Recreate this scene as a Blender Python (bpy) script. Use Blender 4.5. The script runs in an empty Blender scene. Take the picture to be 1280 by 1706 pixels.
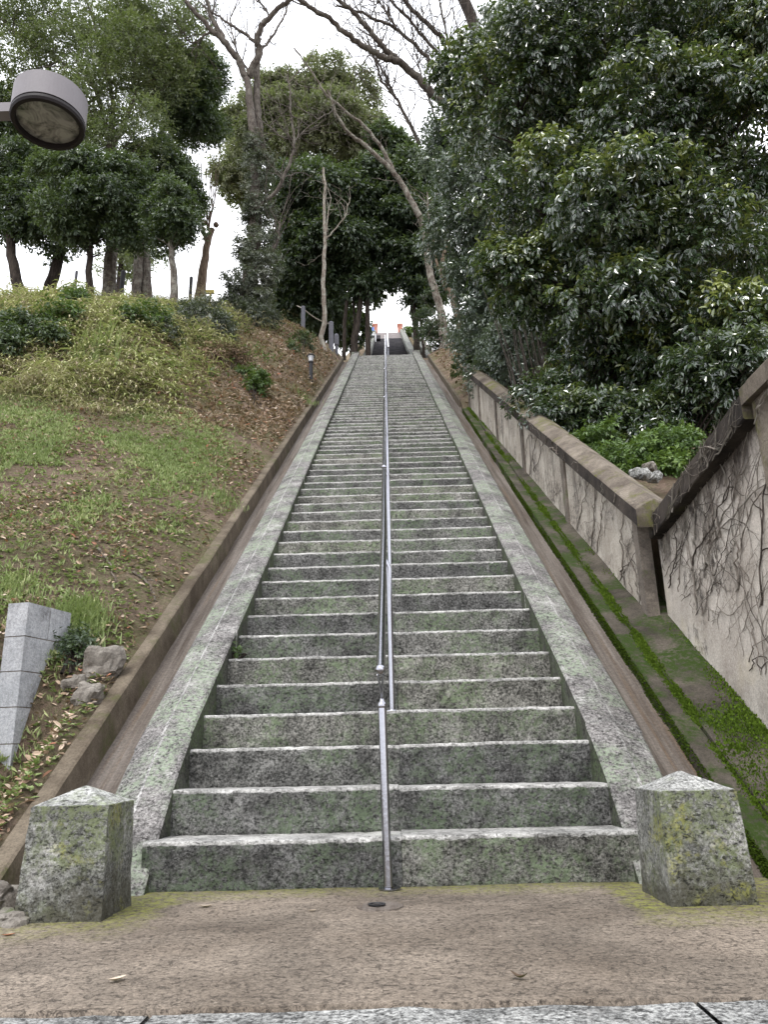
import bpy, math, random
import numpy as np
from math import sin, cos, tan, radians, pi, sqrt

rnd = random.Random(7)
RG = np.random.default_rng(7)
SC = bpy.context.scene
COL = SC.collection

# ------------------------------------------------------------------ camera
FPX = 1282.0
PITCH, YAW, ROLL = radians(17.2), radians(.545), .024
EYE = np.array([0, 0, .527])
CD = np.array([-sin(YAW) * cos(PITCH), cos(YAW) * cos(PITCH), sin(PITCH)])
CR = np.array([cos(YAW), sin(YAW), 0.])
CU = np.cross(CR, CD)
cam_data = bpy.data.cameras.new('camera')
cam = bpy.data.objects.new('camera', cam_data)
COL.objects.link(cam)
SC.camera = cam
cam_data.sensor_fit = 'HORIZONTAL'
cam_data.sensor_width = 36
cam_data.lens = 36 * FPX / 1280
cam_data.clip_end = 2000
cam_data.clip_start = .02  # nothing stands nearer than the kerb
from mathutils import Matrix, Vector
_r = CR * cos(ROLL) - CU * sin(ROLL)
_u = CR * sin(ROLL) + CU * cos(ROLL)
_m = Matrix(((_r[0], _u[0], -CD[0], EYE[0]), (_r[1], _u[1], -CD[1], EYE[1]), (_r[2], _u[2], -CD[2], EYE[2]), (0, 0, 0, 1)))
cam.matrix_world = _m

# ------------------------------------------------------------------ world, sun, exposure
SUN_EL, SUN_AZ = radians(58), radians(205)
world = bpy.data.worlds.new('World')
SC.world = world
world.use_nodes = True
nt = world.node_tree
nt.nodes.clear()
wo = nt.nodes.new('ShaderNodeOutputWorld')
bg = nt.nodes.new('ShaderNodeBackground')
bg.inputs['Strength'].default_value = .11
sky = nt.nodes.new('ShaderNodeTexSky')
sky.sky_type = 'NISHITA'
sky.sun_disc = False
sky.sun_elevation = SUN_EL
sky.sun_rotation = SUN_AZ
tc = nt.nodes.new('ShaderNodeTexCoord')
cn = nt.nodes.new('ShaderNodeTexNoise')
cn.inputs['Scale'].default_value = 1.6
cn.inputs['Detail'].default_value = 5
cr = nt.nodes.new('ShaderNodeValToRGB')
cr.color_ramp.elements[0].position = .3
cr.color_ramp.elements[0].color = (8.6, 9.0, 9.9, 1)
cr.color_ramp.elements[1].position = .65
cr.color_ramp.elements[1].color = (11.5, 11.5, 11.8, 1)
mx = nt.nodes.new('ShaderNodeMixRGB')
mx.inputs[0].default_value = .93
L = nt.links.new
L(tc.outputs['Generated'], cn.inputs['Vector'])
L(cn.outputs['Fac'], cr.inputs[0])
L(sky.outputs[0], mx.inputs[1])
L(cr.outputs[0], mx.inputs[2])
L(mx.outputs[0], bg.inputs['Color'])
L(bg.outputs[0], wo.inputs[0])

sd = bpy.data.lights.new('sun', 'SUN')
sd.energy = 1.2
sd.angle = radians(20)
sd.color = (1, .97, .92)
sun = bpy.data.objects.new('sun', sd)
COL.objects.link(sun)
sv = Vector((sin(SUN_AZ) * cos(SUN_EL), cos(SUN_AZ) * cos(SUN_EL), sin(SUN_EL)))
sun.rotation_euler = sv.to_track_quat('Z', 'Y').to_euler()
SC.view_settings.view_transform = 'Standard'
SC.view_settings.look = 'None'
SC.view_settings.gamma = 1
SC.view_settings.use_curve_mapping = False
SC.view_settings.exposure = 1.12


# ------------------------------------------------------------------ measuring helpers (real distances read off the survey of the place)
def ray(px, py):
    x, y = px - 640, py - 853
    c, s = cos(ROLL), sin(ROLL)
    X = x * c - y * s
    Y = x * s + y * c
    return CD * FPX + CR * X - CU * Y


def at(px, py, Y):
    v = ray(px, py)
    return EYE + v * (Y / v[1])


def depth(P):
    return float((np.asarray(P) - EYE) @ CD)


# ------------------------------------------------------------------ numpy noise
def _h(i, j, k, s):
    n = (i * 374761393 + j * 668265263 + k * 2147483647 + s * 974634777) & 0xffffffff
    n = ((n ^ (n >> 13)) * 1274126177) & 0xffffffff
    n = n ^ (n >> 16)
    return (n & 0xffff) / 65535.0


def vnoise(P, seed=0):
    P = np.asarray(P, float)
    I = np.floor(P).astype(np.int64)
    f = P - I
    f = f * f * (3 - 2 * f)
    r = 0
    for dx in (0, 1):
        for dy in (0, 1):
            for dz in (0, 1):
                w = (f[..., 0] if dx else 1 - f[..., 0]) * (f[..., 1] if dy else 1 - f[..., 1]) * (f[..., 2] if dz else 1 - f[..., 2])
                r = r + w * _h(I[..., 0] + dx, I[..., 1] + dy, I[..., 2] + dz, seed)
    return r * 2 - 1


def fbm(P, o=4, seed=0):
    P = np.asarray(P, float)
    a, r = 1., 0
    for i in range(o):
        r = r + a * vnoise(P, seed + i)
        P = P * 2.03
        a *= .5
    return r


def n2(x, y, sc, o=3, seed=0):
    x = np.asarray(x, float)
    y = np.asarray(y, float)
    return fbm(np.stack([x * sc, y * sc, np.zeros_like(x + y) + .5], -1), o, seed)


# ------------------------------------------------------------------ materials
class NB:
    """small node builder"""
    def __init__(s, name):
        s.m = bpy.data.materials.new(name)
        s.m.use_nodes = True
        s.t = s.m.node_tree
        s.t.nodes.clear()
        s.out = s.t.nodes.new('ShaderNodeOutputMaterial')
        s.b = s.t.nodes.new('ShaderNodeBsdfPrincipled')
        s.t.links.new(s.b.outputs[0], s.out.inputs[0])
        s.geo = s.t.nodes.new('ShaderNodeNewGeometry')

    def n(s, t, **k):
        o = s.t.nodes.new(t)
        for a, b in k.items():
            setattr(o, a, b)
        return o

    def put(s, inp, v):
        if isinstance(v, (int, float)):
            inp.default_value = v
        elif isinstance(v, tuple):
            inp.default_value = v if len(v) == len(inp.default_value) else (*v, 1)
        else:
            s.t.links.new(v, inp)

    def pos(s, scale=(1, 1, 1)):
        if scale == (1, 1, 1):
            return s.geo.outputs['Position']
        m = s.n('ShaderNodeMapping')
        m.inputs['Scale'].default_value = scale
        s.t.links.new(s.geo.outputs['Position'], m.inputs['Vector'])
        return m.outputs[0]

    def noise(s, sc, det=4, rough=.55, vec=None, dist=0):
        o = s.n('ShaderNodeTexNoise')
        o.inputs['Scale'].default_value = sc
        o.inputs['Detail'].default_value = det
        o.inputs['Roughness'].default_value = rough
        o.inputs['Distortion'].default_value = dist
        s.t.links.new(vec or s.pos(), o.inputs['Vector'])
        return o.outputs['Fac']

    def vor(s, sc, feat='F1', vec=None):
        o = s.n('ShaderNodeTexVoronoi', feature=feat)
        o.inputs['Scale'].default_value = sc
        s.t.links.new(vec or s.pos(), o.inputs['Vector'])
        return o.outputs['Distance']

    def ramp(s, f, stops):
        o = s.n('ShaderNodeValToRGB')
        e = o.color_ramp.elements
        while len(e) < len(stops):
            e.new(.5)
        for i, (p, c) in enumerate(stops):
            e[i].position = p
            e[i].color = (c, c, c, 1) if isinstance(c, (int, float)) else (*c, 1)
        s.put(o.inputs[0], f)
        return o.outputs[0]

    def mix(s, f, a, b, mode='MIX'):
        o = s.n('ShaderNodeMixRGB', blend_type=mode)
        s.put(o.inputs[0], f)
        s.put(o.inputs[1], a)
        s.put(o.inputs[2], b)
        return o.outputs[0]

    def math(s, op, a, b=0.):
        o = s.n('ShaderNodeMath', operation=op)
        s.put(o.inputs[0], a)
        s.put(o.inputs[1], b)
        return o.outputs[0]

    def sep(s, v):
        o = s.n('ShaderNodeSeparateXYZ')
        s.t.links.new(v, o.inputs[0])
        return o.outputs

    def bump(s, h, st=.5, d=.01):
        o = s.n('ShaderNodeBump')
        o.inputs['Strength'].default_value = st
        o.inputs['Distance'].default_value = d
        s.put(o.inputs['Height'], h)
        return o.outputs[0]

    def fin(s, col, rough=.85, bump=None, spec=.3, metal=0):
        s.put(s.b.inputs['Base Color'], col)
        s.put(s.b.inputs['Roughness'], rough)
        s.put(s.b.inputs['Specular IOR Level'], spec)
        s.put(s.b.inputs['Metallic'], metal)
        if bump:
            s.t.links.new(bump, s.b.inputs['Normal'])
        return s.m


def granite(name, dark, light, green=.5, greencol=(.13, .17, .105), pale=.3, bumpd=.012, edge=False, foot=False):
    b = NB(name)
    sp = b.ramp(b.noise(80, 7, .85), [(.41, 0), (.59, 1)])
    c = b.mix(sp, dark, light)
    blot = b.ramp(b.noise(5, 5, .7), [(.38, .5), (.62, 1.15)])
    c = b.mix(1, c, blot, 'MULTIPLY')
    g = b.math('MULTIPLY', b.ramp(b.noise(3.3, 4, .65), [(.64 - .3 * green, 0), (.78 - .3 * green, 1)]), b.ramp(b.noise(38, 6, .8), [(.44, 0), (.53, 1)]))
    c = b.mix(b.math('MULTIPLY', g, .8), c, greencol)
    p = b.math('MULTIPLY', b.ramp(b.noise(4.7, 5, .75, b.pos((1, 1, .8))), [(.54, 0), (.68, 1)]), b.ramp(b.noise(60, 5, .8), [(.42, 0), (.58, 1)]))
    c = b.mix(b.math('MULTIPLY', p, pale * 2), c, (.42, .41, .39))
    if edge:
        oi = b.n('ShaderNodeObjectInfo')
        c = b.mix(1, c, b.ramp(oi.outputs['Random'], [(0, (.74, .74, .76)), (.5, (1, 1, 1)), (1, (1.25, 1.23, 1.16))]), 'MULTIPLY')
        a = b.n('ShaderNodeAttribute', attribute_name='edge')
        e = b.math('ADD', a.outputs['Fac'], b.math('MULTIPLY', b.math('SUBTRACT', b.noise(26, 6, .8), .5), 1.1))
        c = b.mix(b.math('MULTIPLY', b.ramp(e, [(.5, 0), (.62, 1)]), .9), c, (.4, .395, .375))
    if foot:
        z = b.sep(b.pos())[2]
        f = b.ramp(b.math('ADD', z, b.math('MULTIPLY', b.math('SUBTRACT', b.noise(9, 6, .75), .5), .5)), [(.04, 1), (.15, 0)])
        c = b.mix(b.math('MULTIPLY', f, .8), c, (.05, .046, .03))
        yl = b.math('MULTIPLY', b.ramp(b.noise(7, 4, .6), [(.56, 0), (.66, 1)]), b.ramp(b.noise(60, 5, .8), [(.44, 0), (.54, 1)]))
        c = b.mix(b.math('MULTIPLY', yl, .7), c, (.24, .24, .06))
    pit = b.ramp(b.noise(52, 7, .85, b.pos((.8, 1, 1.3))), [(.38, 1), (.44, 0)])
    c = b.mix(b.math('MULTIPLY', pit, .7), c, (.014, .014, .012))
    h = b.math('ADD', b.math('ADD', b.noise(28, 6, .75), b.math('MULTIPLY', b.noise(110, 4, .7), .4)), b.math('MULTIPLY', pit, -.5))
    return b.fin(c, .9, b.bump(h, 1, bumpd), .25)


def concrete(name, a, c2, moss=0, mosscol=(.07, .11, .02), streak=0, bumpd=.006, sc=1.):
    b = NB(name)
    c = b.mix(b.ramp(b.noise(4 * sc, 6, .65), [(.35, 0), (.65, 1)]), a, c2)
    c = b.mix(.55, c, b.ramp(b.noise(70, 6, .85), [(.38, .3), (.62, 1.15)]), 'MULTIPLY')
    if streak:
        st = b.math('MULTIPLY', b.ramp(b.noise(2.2, 7, .75, b.pos((3.5, 3.5, .45)), .4), [(.5, 0), (.68, 1)]), b.ramp(b.noise(1.3, 3), [(.4, .2), (.6, 1)]))
        c = b.mix(b.math('MULTIPLY', st, streak), c, (.045, .037, .035))
        bl = b.math('MULTIPLY', b.ramp(b.noise(2.1, 5, .7), [(.5, 0), (.62, 1)]), b.ramp(b.noise(26, 6, .8), [(.45, 0), (.6, 1)]))
        c = b.mix(b.math('MULTIPLY', bl, streak), c, (.05, .04, .038))
    if moss:
        m = b.math('MULTIPLY', b.ramp(b.noise(2.2, 5, .7), [(.62 - .35 * moss, 0), (.72 - .35 * moss, 1)]), b.ramp(b.noise(30, 5, .7), [(.38, .2), (.52, 1)]))
        c = b.mix(m, c, mosscol)
    h = b.math('ADD', b.noise(55, 6, .8), b.math('MULTIPLY', b.noise(9, 4), .12))
    return b.fin(c, .92, b.bump(h, .7, bumpd), .2)


M = {}
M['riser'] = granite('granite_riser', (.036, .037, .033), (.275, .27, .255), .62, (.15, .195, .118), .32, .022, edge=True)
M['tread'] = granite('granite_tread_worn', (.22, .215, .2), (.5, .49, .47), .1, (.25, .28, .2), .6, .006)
M['cheek'] = granite('granite_cheek', (.065, .06, .057), (.3, .285, .275), .65, (.235, .28, .2), .5, .008)
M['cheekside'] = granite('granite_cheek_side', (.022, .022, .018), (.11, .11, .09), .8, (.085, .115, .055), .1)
M['bollard'] = granite('granite_post', (.07, .07, .06), (.3, .3, .28), .62, (.15, .175, .085), .75, .012, foot=True)
M['ridge'] = granite('granite_worn_ridge', (.15, .145, .14), (.5, .49, .47), .3, (.25, .28, .2), .5, .006)
M['cap'] = granite('granite_post_cap', (.16, .16, .15), (.5, .5, .48), .25, (.24, .27, .17), .5, .008)
M['kerb_granite'] = granite('granite_kerb', (.06, .06, .06), (.5, .5, .48), .1, (.2, .25, .2), .5)
def mk_gutter():
    b = NB('gutter_concrete')
    v = b.pos((14, .5, .5))
    c = b.mix(b.ramp(b.noise(1.6, 6, .7, v), [(.36, 0), (.64, 1)]), (.075, .057, .044), (.18, .155, .135))
    c = b.mix(b.math('MULTIPLY', b.ramp(b.noise(1.1, 5, .7, b.pos((20, .4, .4))), [(.55, 0), (.66, 1)]), .7), c, (.13, .085, .05))
    c = b.mix(.6, c, b.ramp(b.noise(60, 6, .85), [(.38, .35), (.62, 1.2)]), 'MULTIPLY')
    return b.fin(c, .75, b.bump(b.noise(50, 6, .8), .7, .006), .3)


M['gutter'] = mk_gutter()
M['curb'] = concrete('brown_concrete', (.08, .062, .044), (.18, .148, .11), .2, (.07, .07, .03))
M['mosscurb'] = concrete('mossy_concrete', (.03, .026, .018), (.075, .062, .045), .8, (.035, .047, .01), bumpd=.03)
M['ledge'] = concrete('ledge_concrete', (.05, .043, .034), (.13, .112, .09), .42, (.03, .052, .008), bumpd=.02)
M['wall'] = concrete('wall_render', (.38, .335, .28), (.57, .52, .45), 0, streak=.95, bumpd=.006)
M['coping'] = concrete('coping_concrete', (.085, .068, .054), (.24, .205, .165), .3, (.1, .1, .03), streak=.5, bumpd=.012)
M['fascia_shade'] = concrete('coping_fascia_shade', (.018, .015, .013), (.085, .07, .058), .08, (.06, .06, .02), streak=.7, bumpd=.012)  # coping darkened: shade of the upright face put into the colour, with black mould
def mk_lowwall():
    b = NB('mouldy_render')
    P = b.pos()
    c = b.mix(b.ramp(b.noise(2.2, 7, .7), [(.38, 0), (.62, 1)]), (.37, .325, .28), (.58, .53, .47))
    c = b.mix(.5, c, b.ramp(b.noise(70, 6, .85), [(.38, .4), (.62, 1.15)]), 'MULTIPLY')
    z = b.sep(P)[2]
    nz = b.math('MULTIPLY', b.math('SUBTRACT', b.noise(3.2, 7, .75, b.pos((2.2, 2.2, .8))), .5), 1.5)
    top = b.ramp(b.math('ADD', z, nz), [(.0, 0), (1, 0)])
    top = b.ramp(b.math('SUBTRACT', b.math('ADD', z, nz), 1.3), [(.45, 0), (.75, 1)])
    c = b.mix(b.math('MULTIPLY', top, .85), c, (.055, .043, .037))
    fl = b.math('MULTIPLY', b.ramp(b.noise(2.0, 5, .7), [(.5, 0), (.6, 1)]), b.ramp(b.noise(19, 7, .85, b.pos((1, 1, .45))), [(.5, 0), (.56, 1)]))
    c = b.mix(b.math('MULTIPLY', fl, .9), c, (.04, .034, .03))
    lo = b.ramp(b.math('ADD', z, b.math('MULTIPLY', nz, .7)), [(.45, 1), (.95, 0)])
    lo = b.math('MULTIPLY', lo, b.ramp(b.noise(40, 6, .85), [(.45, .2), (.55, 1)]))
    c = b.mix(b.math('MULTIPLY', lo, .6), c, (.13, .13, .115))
    yc = b.ramp(b.noise(1.4, 4, .6), [(.56, 0), (.68, .5)])
    c = b.mix(yc, c, (.46, .4, .27))
    return b.fin(c, .92, b.bump(b.math('ADD', b.noise(50, 6, .8), b.math('MULTIPLY', fl, -.6)), .8, .008), .2)


M['lowwall'] = mk_lowwall()
M['post'] = concrete('wall_post', (.1, .085, .072), (.25, .215, .18), .05, streak=.5)
M['block'] = concrete('grey_block', (.3, .31, .325), (.45, .455, .47), 0, streak=.7)
M['rock'] = concrete('field_stone', (.15, .13, .11), (.36, .33, .29), .15, streak=.3, bumpd=.03, sc=2)
M['brick'] = concrete('red_brick', (.42, .17, .12), (.55, .26, .2), 0)
M['darkstep'] = concrete('dark_step', (.05, .048, .055), (.11, .105, .11), 0)
M['palestep'] = concrete('pale_step', (.3, .27, .27), (.42, .38, .37), 0)


def mk_ground():
    b = NB('pebbled_concrete')
    P = b.pos()
    c = b.mix(b.ramp(b.noise(1.7, 5, .6), [(.35, 0), (.65, 1)]), (.165, .132, .102), (.275, .228, .182))
    c = b.mix(.8, c, b.ramp(b.noise(75, 7, .85), [(.4, .35), (.6, 1.3)]), 'MULTIPLY')
    pits = b.math('MULTIPLY', b.ramp(b.noise(44, 6, .8, b.pos((.9, 1, 1)), .5), [(.395, 1), (.435, 0)]), b.ramp(b.noise(3, 3), [(.36, .4), (.5, 1)]))
    c = b.mix(b.math('MULTIPLY', pits, .6), c, (.05, .04, .033))
    st = b.ramp(b.noise(1.3, 6, .7, None, .6), [(.4, .68), (.62, 1.12)])
    c = b.mix(1, c, st, 'MULTIPLY')
    v = b.ramp(b.vor(19, 'DISTANCE_TO_EDGE', b.mix(.12, P, b.mix(1, b.noise(7, 4), (1, 1, 1), 'MULTIPLY'), 'ADD')), [(.0, 1), (.03, 0)])
    v = b.math('MULTIPLY', v, b.ramp(b.noise(9, 5, .7), [(.5, 0), (.6, 1)]))
    c = b.mix(b.math('MULTIPLY', v, .55), c, (.05, .04, .035))
    ck = b.ramp(b.vor(46, 'DISTANCE_TO_EDGE', b.mix(.05, P, b.mix(1, b.noise(24, 4), (1, 1, 1), 'MULTIPLY'), 'ADD')), [(.0, 1), (.07, 0)])
    ck = b.math('MULTIPLY', ck, b.ramp(b.noise(14, 5, .75), [(.47, 0), (.56, 1)]))
    c = b.mix(b.math('MULTIPLY', ck, .8), c, (.05, .04, .033))
    lt = b.ramp(b.noise(38, 5, .8, b.pos((.9, 1.1, 1))), [(.62, 0), (.67, 1)])
    c = b.mix(b.math('MULTIPLY', lt, .5), c, (.5, .43, .35))
    # yellow-green algae that grows where water runs off the lowest step
    xyz = b.sep(P)
    yy = b.math('ADD', xyz[1], b.math('MULTIPLY', b.noise(3.5, 5, .7), .55))
    ed = b.ramp(b.math('SUBTRACT', yy, 3.18), [(.28, 0), (.62, 1)])
    ax = b.math('ABSOLUTE', b.math('ADD', xyz[0], .04))
    sd_ = b.math('MULTIPLY', b.ramp(b.math('ADD', ax, b.math('MULTIPLY', b.noise(5, 4), .3)), [(.93, 0), (1.0, 1)]), b.ramp(b.math('SUBTRACT', yy, 2.6), [(.2, 0), (.6, 1)]))
    al = b.math('MAXIMUM', ed, b.math('MULTIPLY', sd_, .75))
    al2 = b.math('MULTIPLY', al, b.ramp(b.noise(30, 6, .85), [(.46, 0), (.55, 1)]))
    c = b.mix(b.math('MULTIPLY', al, .45), c, (.1, .1, .045))
    c = b.mix(b.math('MULTIPLY', al2, .9), c, (.24, .25, .045))
    dk = b.ramp(b.math('SUBTRACT', yy, 3.4), [(.18, 0), (.4, 1)])
    c = b.mix(b.math('MULTIPLY', dk, .6), c, (.07, .075, .035))
    h = b.math('ADD', b.math('MULTIPLY', pits, -1.2), b.math('ADD', b.noise(50, 6, .75), b.math('MULTIPLY', v, -.5)))
    return b.fin(c, .8, b.bump(h, .8, .008), .3)


def mk_soil():
    b = NB('soil')
    c = b.mix(b.ramp(b.noise(2, 6, .65), [(.35, 0), (.65, 1)]), (.16, .11, .08), (.37, .275, .21))
    c = b.mix(.8, c, b.ramp(b.noise(40, 6, .8), [(.35, .3), (.65, 1.2)]), 'MULTIPLY')
    fl = b.ramp(b.vor(55), [(.12, 1), (.2, 0)])
    c = b.mix(b.math('MULTIPLY', fl, b.ramp(b.noise(9, 3), [(.45, 0), (.6, .8)])), c, (.42, .33, .25))
    gr = b.math('MULTIPLY', b.ramp(b.noise(1.1, 5, .7), [(.42, 0), (.58, 1)]), b.ramp(b.noise(25, 5, .8), [(.4, 0), (.55, 1)]))
    c = b.mix(b.math('MULTIPLY', gr, .6), c, (.16, .19, .075))
    return b.fin(c, 1, b.bump(b.noise(30, 7, .85), 1, .07), .1)


def mk_bark(name, a, c2, sc=1, pale=0):
    b = NB(name)
    v = b.pos((9 * sc, 9 * sc, 1.6 * sc))
    c = b.mix(b.ramp(b.noise(2, 6, .7, v), [(.36, 0), (.64, 1)]), a, c2)
    c = b.mix(.6, c, b.ramp(b.noise(24, 5, .8), [(.3, .4), (.7, 1.2)]), 'MULTIPLY')
    if pale:
        c = b.mix(b.math('MULTIPLY', b.ramp(b.noise(5, 5, .7), [(.46, 0), (.6, 1)]), pale), c, (.42, .42, .36))
    return b.fin(c, .95, b.bump(b.noise(3, 6, .75, v), 1, .04), .15)


def mk_leaf(name, stops, rough=.38, spec=.5, trans=.22, tcol=(.16, .24, .03)):
    b = NB(name)
    a = b.n('ShaderNodeAttribute', attribute_name='tint')
    c = b.ramp(a.outputs['Fac'], stops)
    b.fin(c, rough, None, spec)
    if spec > .8:
        b.b.inputs['Coat Weight'].default_value = .6
        b.b.inputs['Coat Roughness'].default_value = .12
    tr = b.n('ShaderNodeBsdfTranslucent')
    b.put(tr.inputs['Color'], b.mix(.6, c, tcol))
    ms = b.n('ShaderNodeMixShader')
    ms.inputs[0].default_value = trans
    b.t.links.new(b.b.outputs[0], ms.inputs[1])
    b.t.links.new(tr.outputs[0], ms.inputs[2])
    b.t.links.new(ms.outputs[0], b.out.inputs[0])
    return b.m


def flat(name, col, rough=.6, spec=.4, metal=0, var=.25, sc=8):
    b = NB(name)
    c = b.mix(var, col, b.ramp(b.noise(sc, 5, .7), [(.3, .4), (.7, 1.25)]), 'MULTIPLY')
    return b.fin(c, rough, b.bump(b.noise(60, 4), .2, .002), spec, metal)


M['ground'] = mk_ground()
M['soil'] = mk_soil()
M['bark_grey'] = mk_bark('bark_grey', (.055, .045, .038), (.2, .17, .145), 1, .35)
M['bark_dark'] = mk_bark('bark_dark', (.018, .014, .012), (.075, .06, .05))
M['bark_pale'] = mk_bark('bark_pale', (.16, .125, .1), (.38, .33, .28), 1, .6)
M['bark_brown'] = mk_bark('bark_brown', (.08, .055, .04), (.22, .165, .12))
M['bark_lean'] = mk_bark('bark_lean', (.07, .055, .045), (.22, .185, .155), 1, .45)
M['bark_bare'] = mk_bark('bark_bare', (.05, .04, .036), (.16, .135, .115), 1, .15)
M['vine'] = mk_bark('vine_stem', (.15, .12, .1), (.4, .35, .3), 2, .3)
M['vine_dark'] = mk_bark('vine_stem_dark', (.06, .048, .04), (.17, .14, .12), 2)
M['leaf_glossy'] = mk_leaf('leaf_glossy', [(0, (.016, .032, .017)), (.5, (.045, .074, .033)), (.7, (.09, .12, .035)), (.84, (.15, .185, .042)), (1, (.24, .27, .065))], .22, 1., .2)
M['leaf_blue'] = mk_leaf('leaf_blue_green', [(0, (.04, .06, .046)), (.5, (.1, .135, .1)), (1, (.18, .22, .15))], .3, .9, .2)
M['leaf_olive'] = mk_leaf('leaf_olive', [(0, (.045, .06, .028)), (.5, (.115, .14, .062)), (1, (.22, .235, .11))], .45, .6, .38)
M['leaf_pale'] = mk_leaf('leaf_pale_olive', [(0, (.08, .088, .052)), (.5, (.175, .18, .105)), (1, (.28, .275, .175))], .5, .5, .38)
M['leaf_dark'] = mk_leaf('leaf_dark', [(0, (.014, .027, .016)), (.5, (.042, .068, .034)), (1, (.1, .14, .055))], .4, .6, .25)
M['leaf_bright'] = mk_leaf('leaf_bright', [(0, (.04, .075, .018)), (.5, (.085, .15, .032)), (1, (.17, .25, .06))], .4, .5, .3)
M['leaf_ivy'] = mk_leaf('leaf_ivy', [(0, (.04, .05, .035)), (.5, (.1, .115, .085)), (1, (.2, .2, .16))], .45, .5, .15)
M['grass'] = mk_leaf('grass_blade', [(0, (.15, .2, .07)), (.5, (.28, .34, .145)), (.8, (.42, .44, .21)), (1, (.55, .5, .33))], .6, .3, .3)
M['sasa'] = mk_leaf('bamboo_grass_blade', [(0, (.13, .165, .06)), (.3, (.32, .36, .14)), (.58, (.47, .47, .23)), (.78, (.56, .5, .34)), (.88, (.38, .3, .22)), (1, (.15, .11, .085))], .6, .3, .3)
M['litter'] = mk_leaf('dead_leaf', [(0, (.09, .06, .042)), (.35, (.26, .175, .12)), (.7, (.46, .35, .26)), (.96, (.62, .53, .44)), (1, (.38, .17, .11))], .8, .2, .1)
M['moss'] = mk_leaf('moss_tuft', [(0, (.03, .05, .006)), (.5, (.07, .115, .012)), (1, (.13, .2, .025))], .9, .1, .2)
M['steel'] = flat('stainless_steel', (.36, .36, .39), .2, .5, 1, .15, 30)
M['lamp_grey'] = flat('lamp_paint', (.19, .178, .188), .6, .25, 0, .12)
M['lamp_dark'] = flat('lamp_rim', (.018, .015, .016), .6, .2)
M['lamp_pole'] = flat('lamp_pole_paint', (.2, .1, .085), .5)
M['black'] = flat('black_rubber', (.012, .012, .014), .5)
M['postwood'] = flat('weathered_post', (.14, .14, .16), .9, .2)
M['darkpost'] = flat('dark_post', (.05, .05, .055), .9, .2)
M['rope'] = flat('rope', (.3, .27, .23), .9, .1)
M['white'] = flat('white_paint', (.75, .76, .8), .5, .4, 0, .08)
M['blue'] = flat('blue_print', (.16, .26, .6), .6, .3, 0, .1)
M['yellow'] = flat('yellow_paint', (.5, .42, .12), .6)
M['bamboo'] = flat('bamboo_pole', (.5, .33, .14), .6, .3, 0, .4, 20)
M['stick'] = mk_bark('stick_bark', (.1, .075, .055), (.3, .25, .2), 2, .3)


# ------------------------------------------------------------------ object helpers
def empty(name, loc, label=None, cat=None, group=None, kind=None):
    o = bpy.data.objects.new(name, None)
    COL.objects.link(o)
    o.location = loc
    o.empty_display_size = .2
    tag(o, label, cat, group, kind)
    return o


def tag(o, label=None, cat=None, group=None, kind=None):
    for k, v in (('label', label), ('category', cat), ('group', group), ('kind', kind)):
        if v:
            o[k] = v
    return o


def put(name, me, parent=None):
    o = bpy.data.objects.new(name, me)
    COL.objects.link(o)
    if parent is not None:
        o.parent = parent
        p = parent
        off = Vector((0, 0, 0))
        while p is not None:
            off += Vector(p.location)
            p = p.parent
        o.location = -off      # geometry is written in world coordinates; keep it there
    return o


def mesh(name, V, F, mats, midx=None, smooth=False, tint=None):
    """V (n,3); F list of equal sized index rows, or a list of such arrays"""
    me = bpy.data.meshes.new(name)
    V = np.asarray(V, np.float32).reshape(-1, 3)
    Fs = F if isinstance(F, list) and len(F) and isinstance(F[0], np.ndarray) and F[0].ndim == 2 else [np.asarray(F, np.int32)]
    tot = sum(f.shape[0] for f in Fs)
    lt = np.concatenate([np.full(f.shape[0], f.shape[1], np.int32) for f in Fs])
    li = np.concatenate([f.ravel() for f in Fs]).astype(np.int32)
    ls = np.zeros(tot, np.int32)
    ls[1:] = np.cumsum(lt)[:-1]
    me.vertices.add(len(V))
    me.vertices.foreach_set('co', V.ravel())
    me.loops.add(len(li))
    me.loops.foreach_set('vertex_index', li)
    me.polygons.add(tot)
    me.polygons.foreach_set('loop_start', ls)
    me.polygons.foreach_set('loop_total', lt)
    for m in (mats if isinstance(mats, (list, tuple)) else [mats]):
        me.materials.append(m)
    if midx is not None:
        me.polygons.foreach_set('material_index', np.asarray(midx, np.int32))
    me.polygons.foreach_set('use_smooth', np.full(tot, bool(smooth)))
    if tint is not None:
        a = me.attributes.new('tint', 'FLOAT', 'POINT')
        a.data.foreach_set('value', np.asarray(tint, np.float32))
    me.update(calc_edges=True)
    return me


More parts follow.
